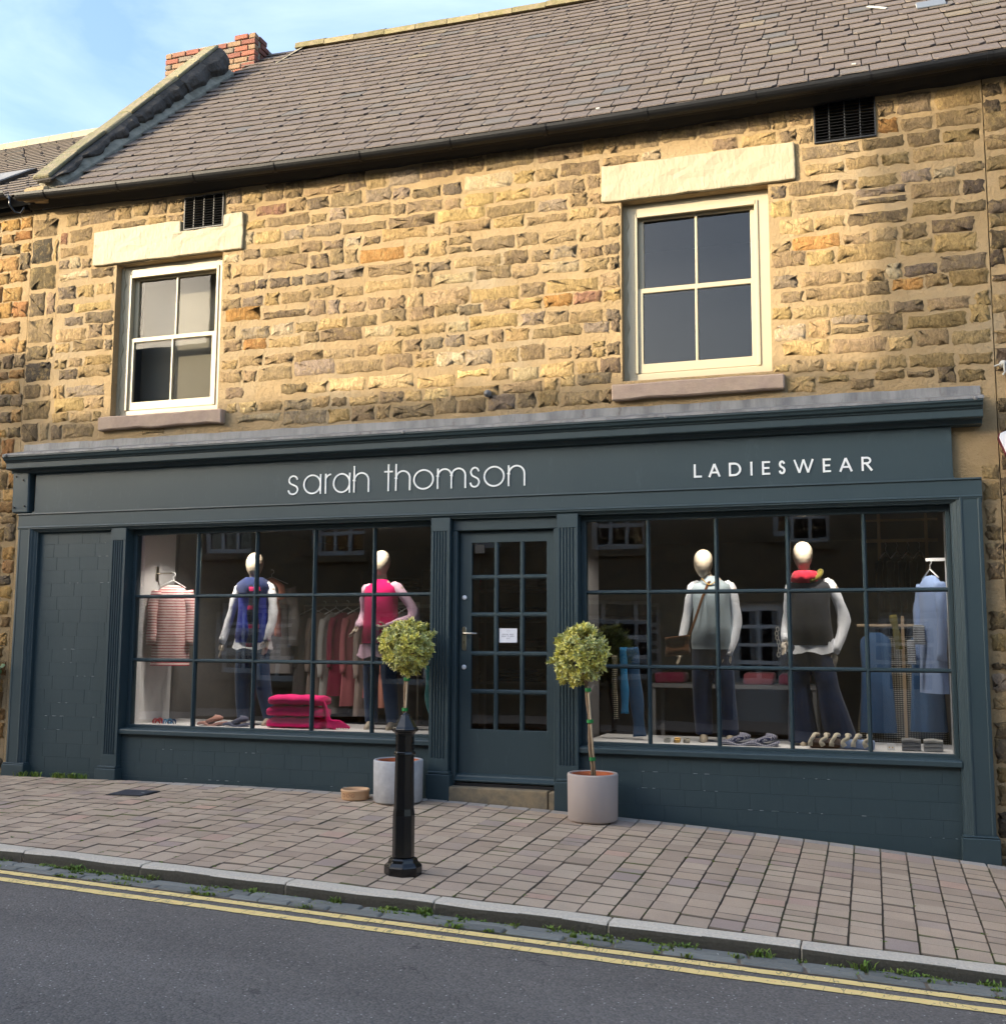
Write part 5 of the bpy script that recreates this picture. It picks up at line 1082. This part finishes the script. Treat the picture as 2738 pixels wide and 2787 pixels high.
def mannequin(x, y, lab, headx=0, arms=None, vest=None, vest_mat=None, shirt_mat=None, hem=None, legs=None, leg_mat=None, neck_open=0, turn=0.0, extra=None, zt=1.69, bx=0.0, zd=ZD):
    t = thing('mannequin', (x, y, zd), lab, 'mannequin', 'mannequins in the shop windows'); Z = zd; b = MB(); X = x + bx
    b.loft([ell(X, y, Z + z, rx * .95, ry) for z, rx, ry in ((.80, .15, .10), (.88, .165, .115), (.96, .15, .10), (1.04, .122, .088), (1.14, .132, .098), (1.24, .148, .105), (1.30, .15, .085), (1.345, .125, .07), (1.395, .075, .06))])
    hx_, hz = x + headx, Z + zt - .125
    b.loft([ell(X * .6 + hx_ * .4, y, Z + 1.37, .055, .055), ell(X * .3 + hx_ * .7, y - .005, Z + 1.43, .05, .052), ell(hx_, y - .01, Z + 1.49, .05, .055)])
    b.loft([ell(hx_, y - .015 + .01 * z, hz + z * .125, max(.006, .082 * math.sqrt(max(0, 1 - z * z)) * (1 + .20 * z)), max(.006, .10 * math.sqrt(max(0, 1 - z * z)) * (1 + .10 * z))) for z in (-1, -.97, -.9, -.75, -.5, -.2, .1, .4, .65, .85, .95, .99, 1)])
    for a in arms:
        P = [(x + q[0], y + q[1], Z + q[2]) for q in a['j']]; tubew(b, P, [.036, .03, .021], 10); hand(b, P[-1], a['h'], a['t'])
    for lg in legs: tubew(b, [(x + q[0], y + q[1], Z + q[2]) for q in lg], [.075, .055, .035][:len(lg)], 10)
    for lg in legs: q = lg[-1]; b.loft([ell(x + q[0], y + q[1] - .05, Z + .0, .035, .1, 12), ell(x + q[0], y + q[1] - .045, Z + .03, .035, .09, 12), ell(x + q[0], y + q[1] - .01, Z + .08, .03, .04, 12)])
    b.build('body', 'mannequin_shell', t, smooth=True, remesh=.0075)
    # trousers
    tr = MB()
    tr.loft([ell(X, y, Z + z, rx, ry) for z, rx, ry in ((.80, .172, .122), (.88, .178, .126), (.97, .162, .112))])
    wleg = legs[0][0][3] if len(legs[0][0]) > 3 else .09
    for lg in legs: tubew(tr, [(x + q[0], y + q[1], Z + q[2]) for q in lg], [q[3] for q in lg], 14, .015)
    tr.build('trousers', leg_mat, t, smooth=True, remesh=.012)
    # shirt: sleeves + hem under the knit
    sh = MB()
    for i, a in enumerate(arms):
        P = [(x + q[0], y + q[1], Z + q[2]) for q in a['j']]; rs = [q * .74 for q in a.get('r', [.062, .058, .044])]; sg_ = 1 if a['j'][0][0] > bx else -1
        tubew(sh, [(P[0][0] - sg_ * .085, P[0][1], P[0][2] + .02), (P[0][0] - sg_ * .012, P[0][1], P[0][2] - .005)] + P[1:], [.03, .046] + rs[1:], 14, .06, rgx=i * 2)
        w = Vector(P[-1]); dd = (w - Vector(P[-2])).normalized(); sh.tube([tuple(w - dd * .05), tuple(w - dd * .005), tuple(w + dd * .012)], [.030, .030, .029], 14)
    if hem:
        n = 40; sh.loft([ell(X, y, Z + hem[0] + .12, hem[1] * .93, .118, n), ell(X, y, Z + hem[0] + .04, hem[1], .128, n, .035, 1, 9), [(px, py, pz + .012 * math.sin(i * .9)) for i, (px, py, pz) in enumerate(ell(X, y, Z + hem[0], hem[1] * 1.05, .138, n, .05, 1, 9))]], caps=False)
    sh.jitter(.003, rg).build('shirt', shirt_mat, t, smooth=True)
    kn = MB(); n = 36; w0 = vest[1]
    kn.loft([ell(X, y, Z + z, rx, ry, n, .022 * max(0, 1.3 - z), z * 6, 6) for z, rx, ry in ((vest[0], w0 * .97, .135), (vest[0] + .05, w0 * .98, .137), (vest[0] + .055, w0 * 1.0, .14), (1.0, w0 * .90, .125), (1.12, w0 * .86, .122), (1.22, w0 * .88, .122), (1.30, w0 * .93, .105), (1.335, w0 * .86, .09), (1.375, .085, .072), (1.405, .062, .064))], caps=False)
    kn.build('knitted_vest', vest_mat, t, smooth=True)
    if extra: extra(t, x, y, Z, X, hx_)
    return t
def ex1(t, x, y, Z, X, h):
    s_ = MB(); s_.loft([ell(X, y - .01, Z + z, rx, ry, 30, .06, z * 40, 6) for z, rx, ry in ((1.28, .17, .15), (1.33, .185, .155), (1.38, .17, .14), (1.42, .12, .115), (1.44, .09, .10))], caps=False).build('scarf', 'cloth_navy', t, smooth=True)
    s_ = MB()
    s_.loft([[(x + .095 + .06 * math.cos(a) * k + .012 * math.sin(i), y - .16 + .016 * math.sin(a) - .01, z_) for a in [2 * math.pi * j / 12 for j in range(12)]] for i, (z_, k) in enumerate([(Z + 1.36 - .055 * q, 1 + .06 * math.sin(q * 1.3)) for q in range(12)])])
    s_.build('scarf_tail', 'plaid', t, smooth=True)
mannequin(-5.80, .56, 'mannequin in a bright blue vest, white shirt and plaid scarf', arms=[dict(j=[(-.19, 0, 1.33), (-.265, .0, 1.06), (-.325, -.04, .80)], h=(-.12, -.05, -1), t=(.6, -.8, 0)), dict(j=[(.19, 0, 1.33), (.225, -.02, 1.06), (.2, -.08, .83)], h=(-.08, -.15, -1), t=(-.6, -.8, 0))],
          vest=(.80, .190), vest_mat='cloth_vest_blue', shirt_mat='cloth_white', hem=(.735, .2), legs=[[(-.075, 0, .82, .095), (-.09, -.02, .46, .08), (-.085, .0, .06, .062)], [(.085, 0, .82, .095), (.13, -.03, .46, .082), (.2, .02, .06, .062)]], leg_mat='cloth_jean', extra=ex1)
mannequin(-4.42, .56, 'mannequin in a magenta vest and pale pink shirt, hands at waist', headx=.0, bx=.0, arms=[dict(j=[(-.17, 0, 1.31), (-.21, .06, 1.08), (-.20, -.08, .955)], h=(-.15, -.6, -.55), t=(.3, -.6, .6)), dict(j=[(.19, 0, 1.32), (.33, .02, 1.06), (.14, -.15, .96)], h=(-1, -.12, -.12), t=(0, -.4, .8), r=[.066, .07, .048])],
          vest=(.80, .19), vest_mat='cloth_magenta', shirt_mat='cloth_pink_pale', hem=(.67, .225), legs=[[(-.08, 0, .82, .09), (-.085, -.02, .46, .075), (-.08, .0, .06, .06)], [(.08, 0, .82, .09), (.11, -.03, .46, .075), (.14, .0, .06, .06)]], leg_mat='cloth_jean', zt=1.685)
def ex3(t, x, y, Z, X, h):
    MB().tube([(X - .07 + .01 * i, y - .085 - .015 * math.sin(i * math.pi / 14), Z + 1.385 - .055 * math.sin(i * math.pi / 14)) for i in range(15)], .005, 6).build('necklace', 'gold', t)
mannequin(-1.36, .56, 'mannequin in a sage knit vest and dark trousers', headx=-.005, bx=.06, arms=[dict(j=[(-.11, .02, 1.31), (-.17, .06, 1.04), (-.215, .0, .79)], h=(-.1, -.2, -1), t=(.5, -.8, 0), r=[.05, .05, .036]), dict(j=[(.235, .02, 1.30), (.265, .02, 1.0), (.205, -.06, .74)], h=(-.15, -.1, -1), t=(-.7, -.6, 0))],
          vest=(.78, .182), vest_mat='cloth_sage', shirt_mat='cloth_white', hem=None, legs=[[(-.02, 0, .82, .095), (-.03, -.02, .46, .085), (-.02, .0, .06, .075)], [(.14, 0, .82, .095), (.165, -.03, .46, .085), (.2, .0, .06, .075)]], leg_mat='cloth_jean_dark', extra=ex3, zt=1.64, zd=.63)
def ex4(t, x, y, Z, X, h):
    MB().loft([ell(h + .015, y - .015, Z + z, rx, ry, 34, wv, z * 70, 8) for z, rx, ry, wv in ((1.335, .085, .09, .10), (1.355, .115, .115, .12), (1.385, .12, .12, .10), (1.415, .10, .105, .12), (1.44, .085, .09, .08), (1.43, .065, .07, .0))], caps=False).build('scarf', 'cloth_scarf_red', t, smooth=True)
    b = MB(); b.tube(smoothline([(h + .05, y - .10, Z + 1.35), (h + .11, y - .06, Z + 1.38), (h + .135, y + .0, Z + 1.42), (h + .13, y + .05, Z + 1.45)], 4), [.02, .03, .035, .035, .036, .036, .036, .035, .034, .032, .03, .025, .018], 10, True, .6); b.build('scarf_fold', 'cloth_olive', t, smooth=True)
mannequin(-.53, .56, 'mannequin in a charcoal vest, white shirt, red scarf and flared jeans', headx=.0, bx=.045, arms=[dict(j=[(-.115, .03, 1.31), (-.15, .08, 1.04), (-.165, -.02, .86)], h=(0, -.5, -.8), t=(.5, -.8, 0), r=[.05, .05, .04]), dict(j=[(.235, .02, 1.31), (.315, .06, 1.02), (.235, -.04, .76)], h=(-.1, -.1, -1), t=(-.7, -.6, 0), r=[.066, .064, .05])],
          vest=(.82, .188), vest_mat='cloth_charcoal', shirt_mat='cloth_white', hem=(.755, .2), legs=[[(-.06, 0, .82, .1), (-.055, -.02, .46, .09), (-.03, .0, .03, .13)], [(.115, 0, .82, .1), (.175, -.04, .46, .092), (.27, -.02, .03, .14)]], leg_mat='cloth_jean_dark', extra=ex4, zd=.63)
# bags
bg_ = thing('shoulder_bag', (-1.57, .36, 1.34), 'brown sequinned shoulder bag hanging from the sage mannequin', 'bag')
mb = MB(); n = 9
mb.loft([[(-1.57 + sx * .1 * (1 + .04 * math.sin(i)), .38 + sy * (.035 + .01 * math.sin(i * .8)), 1.355 + .165 * i / n + (.012 * sx)) for sx, sy in ((-1, -.6), (-.6, -1), (.6, -1), (1, -.6), (1, .6), (.6, 1), (-.6, 1), (-1, .6))] for i in range(n + 1)]); mb.build('pouch', 'cloth_brown_bag', bg_, smooth=True)
MB().tube([(-1.475, .38, 1.50), (-1.42, .40, 1.66), (-1.36, .43, 1.85), (-1.31, .47, 1.98), (-1.27, .52, 2.01)], .011, 6, True, .4).build('strap', 'cloth_brown_bag', bg_); MB().lathe([(.012, 1.495), (.012, 1.53)], -1.475, .375, 8).build('clasp', 'gold', bg_)
cb = MB(); 
for i in range(7): cb.tube([(-.735 + .012 * math.cos(a) + .012 * math.sin(i), .38, 1.37 + .035 * i + .02 * math.sin(a)) for a in [q * .7 for q in range(10)]], .005, 5)
cb.build('chain_bag', 'cloth_cream', None, label='pale chain link bag at the hip of the charcoal mannequin', cat='bag')
# garments
def garment(name, x, y, zt, w, l, d, mat_, rz, lab, group=None, cat='garment', sleeve=.5, hanger=True, flare=1.15, hm='white_board', waist=.92):
    t = thing(name, (x, y, zt - l), lab, cat, group); mt = Matrix.Translation((x, y, zt)) @ Euler((0, 0, rz)).to_matrix().to_4x4(); rr = random.Random(int(abs(x * 1000 + y * 77))); ph = rr.uniform(0, 6)
    b = MB(); n = 32; b.loft([ell(0, 0, -l * k, w * a / 2, d * c, n, wv, ph, 6) for k, a, c, wv in ((0.0, .35, .5, 0), (.025, .62, .7, 0), (.07, .92, .9, .01), (.15, .98, 1, .02), (.35, waist, 1, .04), (.65, (waist + flare) / 2, 1.05, .06), (1, flare, 1.15, .08))], caps=False)
    b.xform(mt).build('garment_body', mat_, t, smooth=True)
    if sleeve:
        for s_ in (-1, 1):
            b = MB(); tubew(b, [(s_ * w * .43, 0, -.06 * l - .01), (s_ * w * .56, -.01, -l * .3), (s_ * w * .58, -.03, -l * sleeve - .1)], [d * .8, d * .72, d * .6], 12, .05, rgx=s_); b.xform(mt).build('sleeve', mat_, t, smooth=True)
    if hanger:
        h = MB(); h.tube([(-w * .4, 0, -.02), (0, 0, .055), (w * .4, 0, -.02)], .008, 6, True, .6); h.tube([(0, 0, .055), (0, 0, .09)] + [(.022 * math.sin(rad(a)) , 0, .112 - .022 * math.cos(rad(a))) for a in range(0, 230, 30)], .003, 6); h.xform(mt).build('hanger', hm, t, smooth=True)
    return t
garment('striped_shirt', -6.67, .44, 2.005, .32, .80, .075, 'stripe_red', rad(32), 'red and white striped top on a white hanger', sleeve=.62, flare=1.12, waist=1.0)
hk = thing('wall_hook', (-6.86, .47, 2.1), 'small metal hook plate on the white side panel above the striped top', 'hook'); MB().box(-6.884, -6.872, .44, .48, 2.06, 2.20).build('plate', 'steel', hk); MB().tube([(-6.872, .46, 2.13), (-6.70, .45, 2.13), (-6.68, .45, 2.145)], .008, 8).build('peg', 'steel', hk)
garment('grey_jacket', -6.28, 1.7, 2.10, .44, 1.0, .09, 'cloth_grey', rad(25), 'long grey jacket hung behind the striped top', sleeve=.6)
sc2 = thing('draped_scarf', (-6.08, 1.52, 1.35), 'salmon scarf draped over the long grey jacket', 'scarf'); b = MB(); b.tube(smoothline([(-6.2, 1.56, 2.12), (-6.06, 1.52, 2.04), (-6.05, 1.52, 1.92), (-6.13, 1.54, 1.9), (-6.1, 1.53, 1.75), (-6.07, 1.5, 1.5)], 4), [.05] * 21, 10, True, .4); b.build('scarf_cloth', 'cloth_salmon', sc2, smooth=True)
# left rail with garments
rl_ = thing('clothes_rail', (-5.2, 2.1, .28), 'slim metal clothes rail behind the blue vested mannequin', 'rail'); MB().tube([(-6.2, 2.3, 1.86), (-4.6, 1.9, 1.86)], .014, 8).build('bar', 'steel', rl_)
for px in ((-6.2, 2.3), (-4.6, 1.9)): MB().tube([(*px, .28), (*px, 1.87)], .014, 8).build('post', 'steel', rl_)
GC = ['grey', 'taupe', 'pale_grey', 'crimson', 'rose', 'taupe', 'rose', 'salmon', 'grey']
GN = ['grey knit nearest the left end', 'taupe blouse second from the left end', 'pale grey cardigan third along', 'crimson blouse fourth along', 'rose shirt fifth along', 'taupe jumper sixth along', 'rose blouse seventh along', 'salmon shirt eighth along', 'grey top nearest the right end']
for i, c in enumerate(GC): f = (i + .5) / 9; garment('hanging_garment', -6.15 + 1.5 * f, 2.29 - .38 * f, 1.77, .42, .92 + .1 * (i % 3), .05, 'cloth_' + c, rad(62 + 5 * (i % 3)), GN[i] + ' of the left rail', 'garments on the left rail', sleeve=.55)
# shelving behind with folded dark clothes
shf = thing('wall_shelving', (-5.0, 4.9, .28), 'tall grey shelving at the back of the shop seen through the left window', 'shelving')
for z in (.9, 1.3, 1.7, 2.1): MB().box(-6.6, -3.9, 4.6, 5.1, z, z + .03).build('shelf', 'ceiling_paint', shf)
for x in (-6.6, -5.7, -4.8, -3.92): MB().box(x, x + .03, 4.58, 5.12, .28, 2.4).build('upright', 'ceiling_paint', shf)
k = 0; FC = ('dark_cloth', 'charcoal', 'jean_dark', 'dark_cloth', 'crimson', 'grey')
for zi, z in enumerate((.93, 1.33, 1.73, 2.13)):
    for xi, x in enumerate((-6.15, -5.25, -4.35)):
        for s_ in range(3): mb = MB().box(x - .27, x + .27, 4.62, 4.98, z + .055 * s_ + .001, z + .055 * s_ + .052).jitter(.012, rg); mb.build('folded_knit', 'cloth_' + FC[(zi * 3 + xi) % 6], None, bevel=.02, seg=2, smooth=True, label=('lowest', 'middle', 'topmost')[s_] + ' folded knit, ' + ('left', 'centre', 'right')[xi] + ' bay, ' + ('bottom', 'second', 'third', 'top')[zi] + ' shelf of the back shelving', cat='folded clothes', group='folded knitwear on the back shelving')
# pink throws
for i, (z, w) in enumerate(((.64, .55), (.745, .57), (.85, .55))):
    mb = MB(); n = 14; cx = -5.19 + .006 * i; rings = []
    for j in range(n + 1):
        u = -1 + 2 * j / n; e = (1 - abs(u) ** 14); hh = .100 * (.8 + .2 * e); rings.append([(cx + u * w / 2, .40 + .13 * math.cos(a) * (.9 + .1 * e), z + hh / 2 + hh / 2 * math.copysign(abs(math.sin(a)) ** .6, math.sin(a)) + .004 * math.sin(j * 1.3 + i)) for a in [2 * math.pi * q / 16 for q in range(16)]])
    mb.loft(rings).build('folded_throw', 'cloth_jumper_pink', None, smooth=True, label=('bottom', 'middle', 'top')[i] + ' hot pink throw in the folded pile of three', cat='throw', group='pile of hot pink throws')
fr_ = thing('fringed_scarf', (-4.85, .42, .64), 'hot pink fringed scarf trailing from the right end of the throws', 'scarf'); rgx = random.Random(2)
for i in range(9): b = MB(); b.tube(smoothline([(-4.93, .36 + .02 * i * .5, .93 - .02 * i), (-4.87 + .01 * i, .35, .84 - .03 * i), (-4.84 + .012 * i, .33, .72), (-4.82 + .022 * i, .31 + .01 * i, .655)], 4), .013, 7); b.build('fringe', 'cloth_jumper_pink', fr_, smooth=True)
# small goods on the window boards
def slippers(px, py, mat_, lab, grp, y=.33, zd=ZD):
    c = at(px, py, y); t = thing('slipper_pair', (c.x, y, zd), lab, 'slippers', grp)
    b = MB(); b.loft([[(c.x - .13 + .26 * i / 8, y + .075 * sgn, zd + h + .012 * math.sin(i)) for sgn, h in ((-1, .003), (1, .003), (.95, .028), (-.95, .03))] for i in range(9)]); b.build('folded_sole', mat_, t, smooth=False, bevel=.008)
    b = MB(); b.loft([[(c.x + .02 + .095 * math.cos(a) * k, y + .07 * math.sin(a) * k, zd + .035 + h + .02 * math.cos(a)) for a in [2 * math.pi * q / 20 for q in range(20)]] for k, h in ((.9, 0), (1, .012), (.95, .03), (.6, .045), (.1, .05))]); b.build('oval_top', mat_, t, smooth=True)
slippers(578, 1965, 'cloth_print_pink', 'pink patterned slippers on the left window board', 'patterned slippers'); slippers(648, 1965, 'cloth_print_blue', 'bluish patterned slippers under the blue vested mannequin', 'patterned slippers')
slippers(2005, 2012, 'gingham', 'navy gingham slippers, left pair on the right window board', 'gingham slippers', zd=.63); slippers(2077, 2014, 'gingham', 'navy gingham slippers, right pair beside the tasselled throw', 'gingham slippers', zd=.63)
def claw(px, py, mat_, lab, s_=1.0):
    c = at(px, py, .33); t = thing('hair_claw', (c.x, .33, ZD), lab, 'hair clip', 'hair claws')
    for k in (-1, 1): b = MB(); b.loft([[(c.x + .045 * s_ * math.cos(a), .33 + k * (.012 + .02 * math.sin(a)), ZD + .002 + .055 * s_ * math.sin(a)), (c.x + .045 * s_ * math.cos(a), .33 + k * (.02 + .02 * math.sin(a)), ZD + .002 + .055 * s_ * math.sin(a)), (c.x + .03 * s_ * math.cos(a), .33 + k * (.015 + .015 * math.sin(a)), ZD + .002 + .035 * s_ * math.sin(a))] for a in [math.pi * q / 10 for q in range(11)]]); b.build('jaw', mat_, t)
claw(429, 1963, 'red_plastic', 'red hair claw in the left corner of the left window'); claw(456, 1966, 'blue_plastic', 'light blue hair claw beside the red one', .9); claw(468, 1960, 'navy_plastic', 'navy hair claw behind the light blue one', .8)
for i, (px, m_, l_) in enumerate(((1815, 'clip_white', 'small white ring on the right window board'), (1842, 'gold', 'gold bangle stack on the right window board'), (1868, 'steel', 'silver bangle stack on the right window board'))):
    c = at(px, 2000, .33); t = thing('bangle', (c.x, .33, .63), l_, 'jewellery', 'jewellery on the window board')
    for q in range(3): b = MB(); b.tube([(c.x + .024 * math.cos(a) + .003 * q, .33 + .02 * math.sin(a) * .6, .633 + .011 * q + .007 + .006 * math.sin(a)) for a in [2 * math.pi * k / 14 for k in range(15)]], .006, 6); b.build('band', m_, t, smooth=True)
# tasselled throw
tt = thing('tasselled_throw', (-.28, .36, .63), 'folded brown and blue throw with thick cream tassels', 'throw')
MB().box(-.50, -.26, .27, .45, .632, .70).jitter(.01, rg).build('brown_half', 'cloth_brown', tt, bevel=.025, seg=2, smooth=True); MB().box(-.262, -.0, .27, .45, .632, .70).jitter(.01, rg).build('blue_half', 'cloth_sky_blue', tt, bevel=.025, seg=2, smooth=True)
for i in range(6): x = -.46 + .082 * i; b = MB(); b.tube(smoothline([(x + .02, .42, .728), (x, .33, .737), (x - .012 + .02 * (i % 2), .262, .72), (x - .03, .25, .69), (x - .035 + .02 * (i % 2), .245, .652)], 4), [.016] * 13 + [.02] * 4, 8); b.build('tassel', 'cloth_cream', tt, smooth=True)
for i, (px, m_, l_) in enumerate(((2480, 'cloth_sock_grey', 'rolled mid grey socks on the right window board'), (2540, 'cloth_sock_pale', 'rolled pale grey socks in the right corner of the board'))):
    c = at(px, 2030, .34); t = thing('sock_roll', (c.x, .34, .63), l_, 'socks', 'rolled grey socks')
    for q in range(3): mb = MB(); mb.loft([[(c.x + u * .07, .34 + .05 * math.cos(a), .632 + .018 + .03 * q + .0175 * math.sin(a) + .004 * math.sin(u * 3 + q)) for a in [2 * math.pi * k / 12 for k in range(12)]] for u in (-1, -.95, -.6, 0, .6, .95, 1)]); mb.build('fold', m_, t, smooth=True)
ec = thing('earring_card', (.0, .3, .63), 'small white earring card on the right window board', 'card'); c = at(2425, 2035, .32); WLOC[ec.name] = Vector((c.x, .32, .63)); ec.location = (c.x, .32, .63)
MB().loft([[(c.x - .03, .32, .632), (c.x + .03, .32, .632), (c.x + .03, .335, .685), (c.x - .03, .335, .685)], [(c.x - .03, .322, .632), (c.x + .03, .322, .632), (c.x + .03, .337, .685), (c.x - .03, .337, .685)]]).build('card', 'white_board', ec)
for s_ in (-.012, .012): MB().lathe([(.001, .648), (.006, .654), (.001, .66)], c.x + s_, .316, 8).build('earring', 'gold', ec)
# teal scarf by the door, blue scarves in the right window
def hung(name, pts, w, mat_, lab, fl=.35):
    b = MB(); P = smoothline(pts, 5); b.tube(P, [w * (1 + .12 * math.sin(i * .9)) for i in range(len(P))], 12, True, fl); b.build(name, mat_, None, smooth=True, label=lab, cat='scarf')
hung('hanging_scarf', [(-3.88, .48, 1.35), (-3.87, .47, 1.1), (-3.86, .46, .9), (-3.78, .43, .70), (-3.72, .42, .65)], .05, 'cloth_teal', 'teal scarf hanging in the left window beside the door')
hung('hanging_scarf', [(-2.06, .50, 1.42), (-2.06, .49, 1.2), (-2.05, .48, 1.0), (-2.05, .47, .85)], .035, 'cloth_blue_scarf', 'bright blue scarf hanging behind the right tree')
hung('hanging_scarf', [(-2.14, .48, 1.35), (-2.14, .47, 1.1), (-2.13, .46, .92), (-2.12, .45, .8)], .022, 'leopard', 'narrow leopard print scarf hanging behind the right tree')
hung('hanging_jeans', [(-1.99, .50, 1.42), (-1.97, .50, 1.2), (-1.94, .48, .9), (-1.92, .47, .66)], .055, 'cloth_denim', 'denim trouser leg hanging in the left of the right window')
# right rail: dresses, ladder rack, shirt on the side panel
rr_ = thing('clothes_rail', (.2, 1.2, .28), 'pale wooden rail holding the blue dresses in the right window', 'rail'); MB().tube([(-.12, 1.15, 1.62), (.62, 1.15, 1.62)], .014, 8).build('bar', 'pale_wood', rr_); MB().box(.24, .265, 1.0, 1.02, .28, 1.7).build('post', 'pale_wood', rr_)
for i, (x, m_, l, zt, lab) in enumerate(((.03, 'cloth_dress_blue', .86, 1.56, 'denim blue sleeveless dress left of the wooden post'), (.44, 'cloth_dress_blue', .84, 1.56, 'denim blue sleeveless dress right of the wooden post'), (.23, 'leopard', 1.0, 1.53, 'black and white print dress behind the blue dresses'))): garment('hanging_dress', x, 1.15 + .12 * (i == 2), zt, .27 if i < 2 else .70, l, .05, m_, rad(4 * i), lab, 'dresses on the wooden rail', 'dress', sleeve=0, hanger=False, flare=1.15)
lad = thing('ladder_rack', (.35, 2.0, 1.6), 'pale wooden ladder rack hung at the back right of the right window', 'rack')
MB().box(-.05, .62, 2.0, 2.03, 2.42, 2.45).build('rung', 'pale_wood', lad); MB().box(-.05, .62, 2.0, 2.03, 2.62, 2.64).build('rung', 'pale_wood', lad)
for x in (.08, .5): MB().box(x, x + .03, 1.98, 2.0, 1.9, 2.75).build('rail', 'pale_wood', lad)
for i, x in enumerate((.15, .25, .35, .45)): garment('hanging_garment', x, 2.02, 2.28, .4, .8, .045, 'cloth_dark_cloth', rad(70), ('leftmost', 'second', 'third', 'rightmost')[i] + ' dark garment hung on the wooden ladder rack', 'garments on the ladder rack', sleeve=.5)
garment('blue_shirt', .47, .62, 2.02, .30, .95, .06, 'cloth_sky_blue', rad(-62), 'pale blue shirt on a hanger against the right side panel', sleeve=.62)
pg = MB().box(.44, .60, .60, .625, 2.14, 2.165).build('wall_peg', 'white_board', None, label='white peg above the pale blue shirt', cat='peg')
st_ = thing('striped_purse', (.36, .55, 1.35), 'black and white striped fabric purse hanging beside the blue shirt', 'purse'); MB().box(.32, .41, .55, .58, 1.46, 1.62).jitter(.006, rg).build('flap', 'stripe_dark', st_, bevel=.01); MB().box(.27, .335, .56, .58, 1.30, 1.5).jitter(.006, rg).build('pouch', 'stripe_dark', st_, bevel=.01)
hung('hanging_scarf', [(.17, .56, 1.70), (.185, .56, 1.6), (.2, .56, 1.5), (.21, .56, 1.42)], .028, 'cloth_olive', 'mustard patterned scarf beside the striped purse')
ct = thing('display_table', (-1.2, 2.6, .28), 'white table with folded clothes deep in the right window', 'table'); MB().box(-2.2, -.5, 2.3, 2.9, 1.0, 1.04).build('table_top', 'ceiling_paint', ct)
for x in (-2.15, -.55):
    for y in (2.34, 2.86): MB().box(x - .02, x + .02, y - .02, y + .02, .28, .9998).build('leg', 'ceiling_paint', ct)
for i, (x, c) in enumerate(((-2.0, 'crimson'), (-1.6, 'jean_dark'), (-1.1, 'rose'), (-.75, 'crimson'))): MB().box(x - .15, x + .15, 2.4, 2.75, 1.041, 1.15).jitter(.01, rg).build('folded_knit', 'cloth_' + c, None, bevel=.02, smooth=True, label=('crimson knit at the left end', 'navy knit second', 'rose knit third', 'crimson knit at the right end')[i] + ' of the white table in the right window', cat='folded clothes', group='folded clothes on the white table')
print('objects', len(bpy.data.objects))
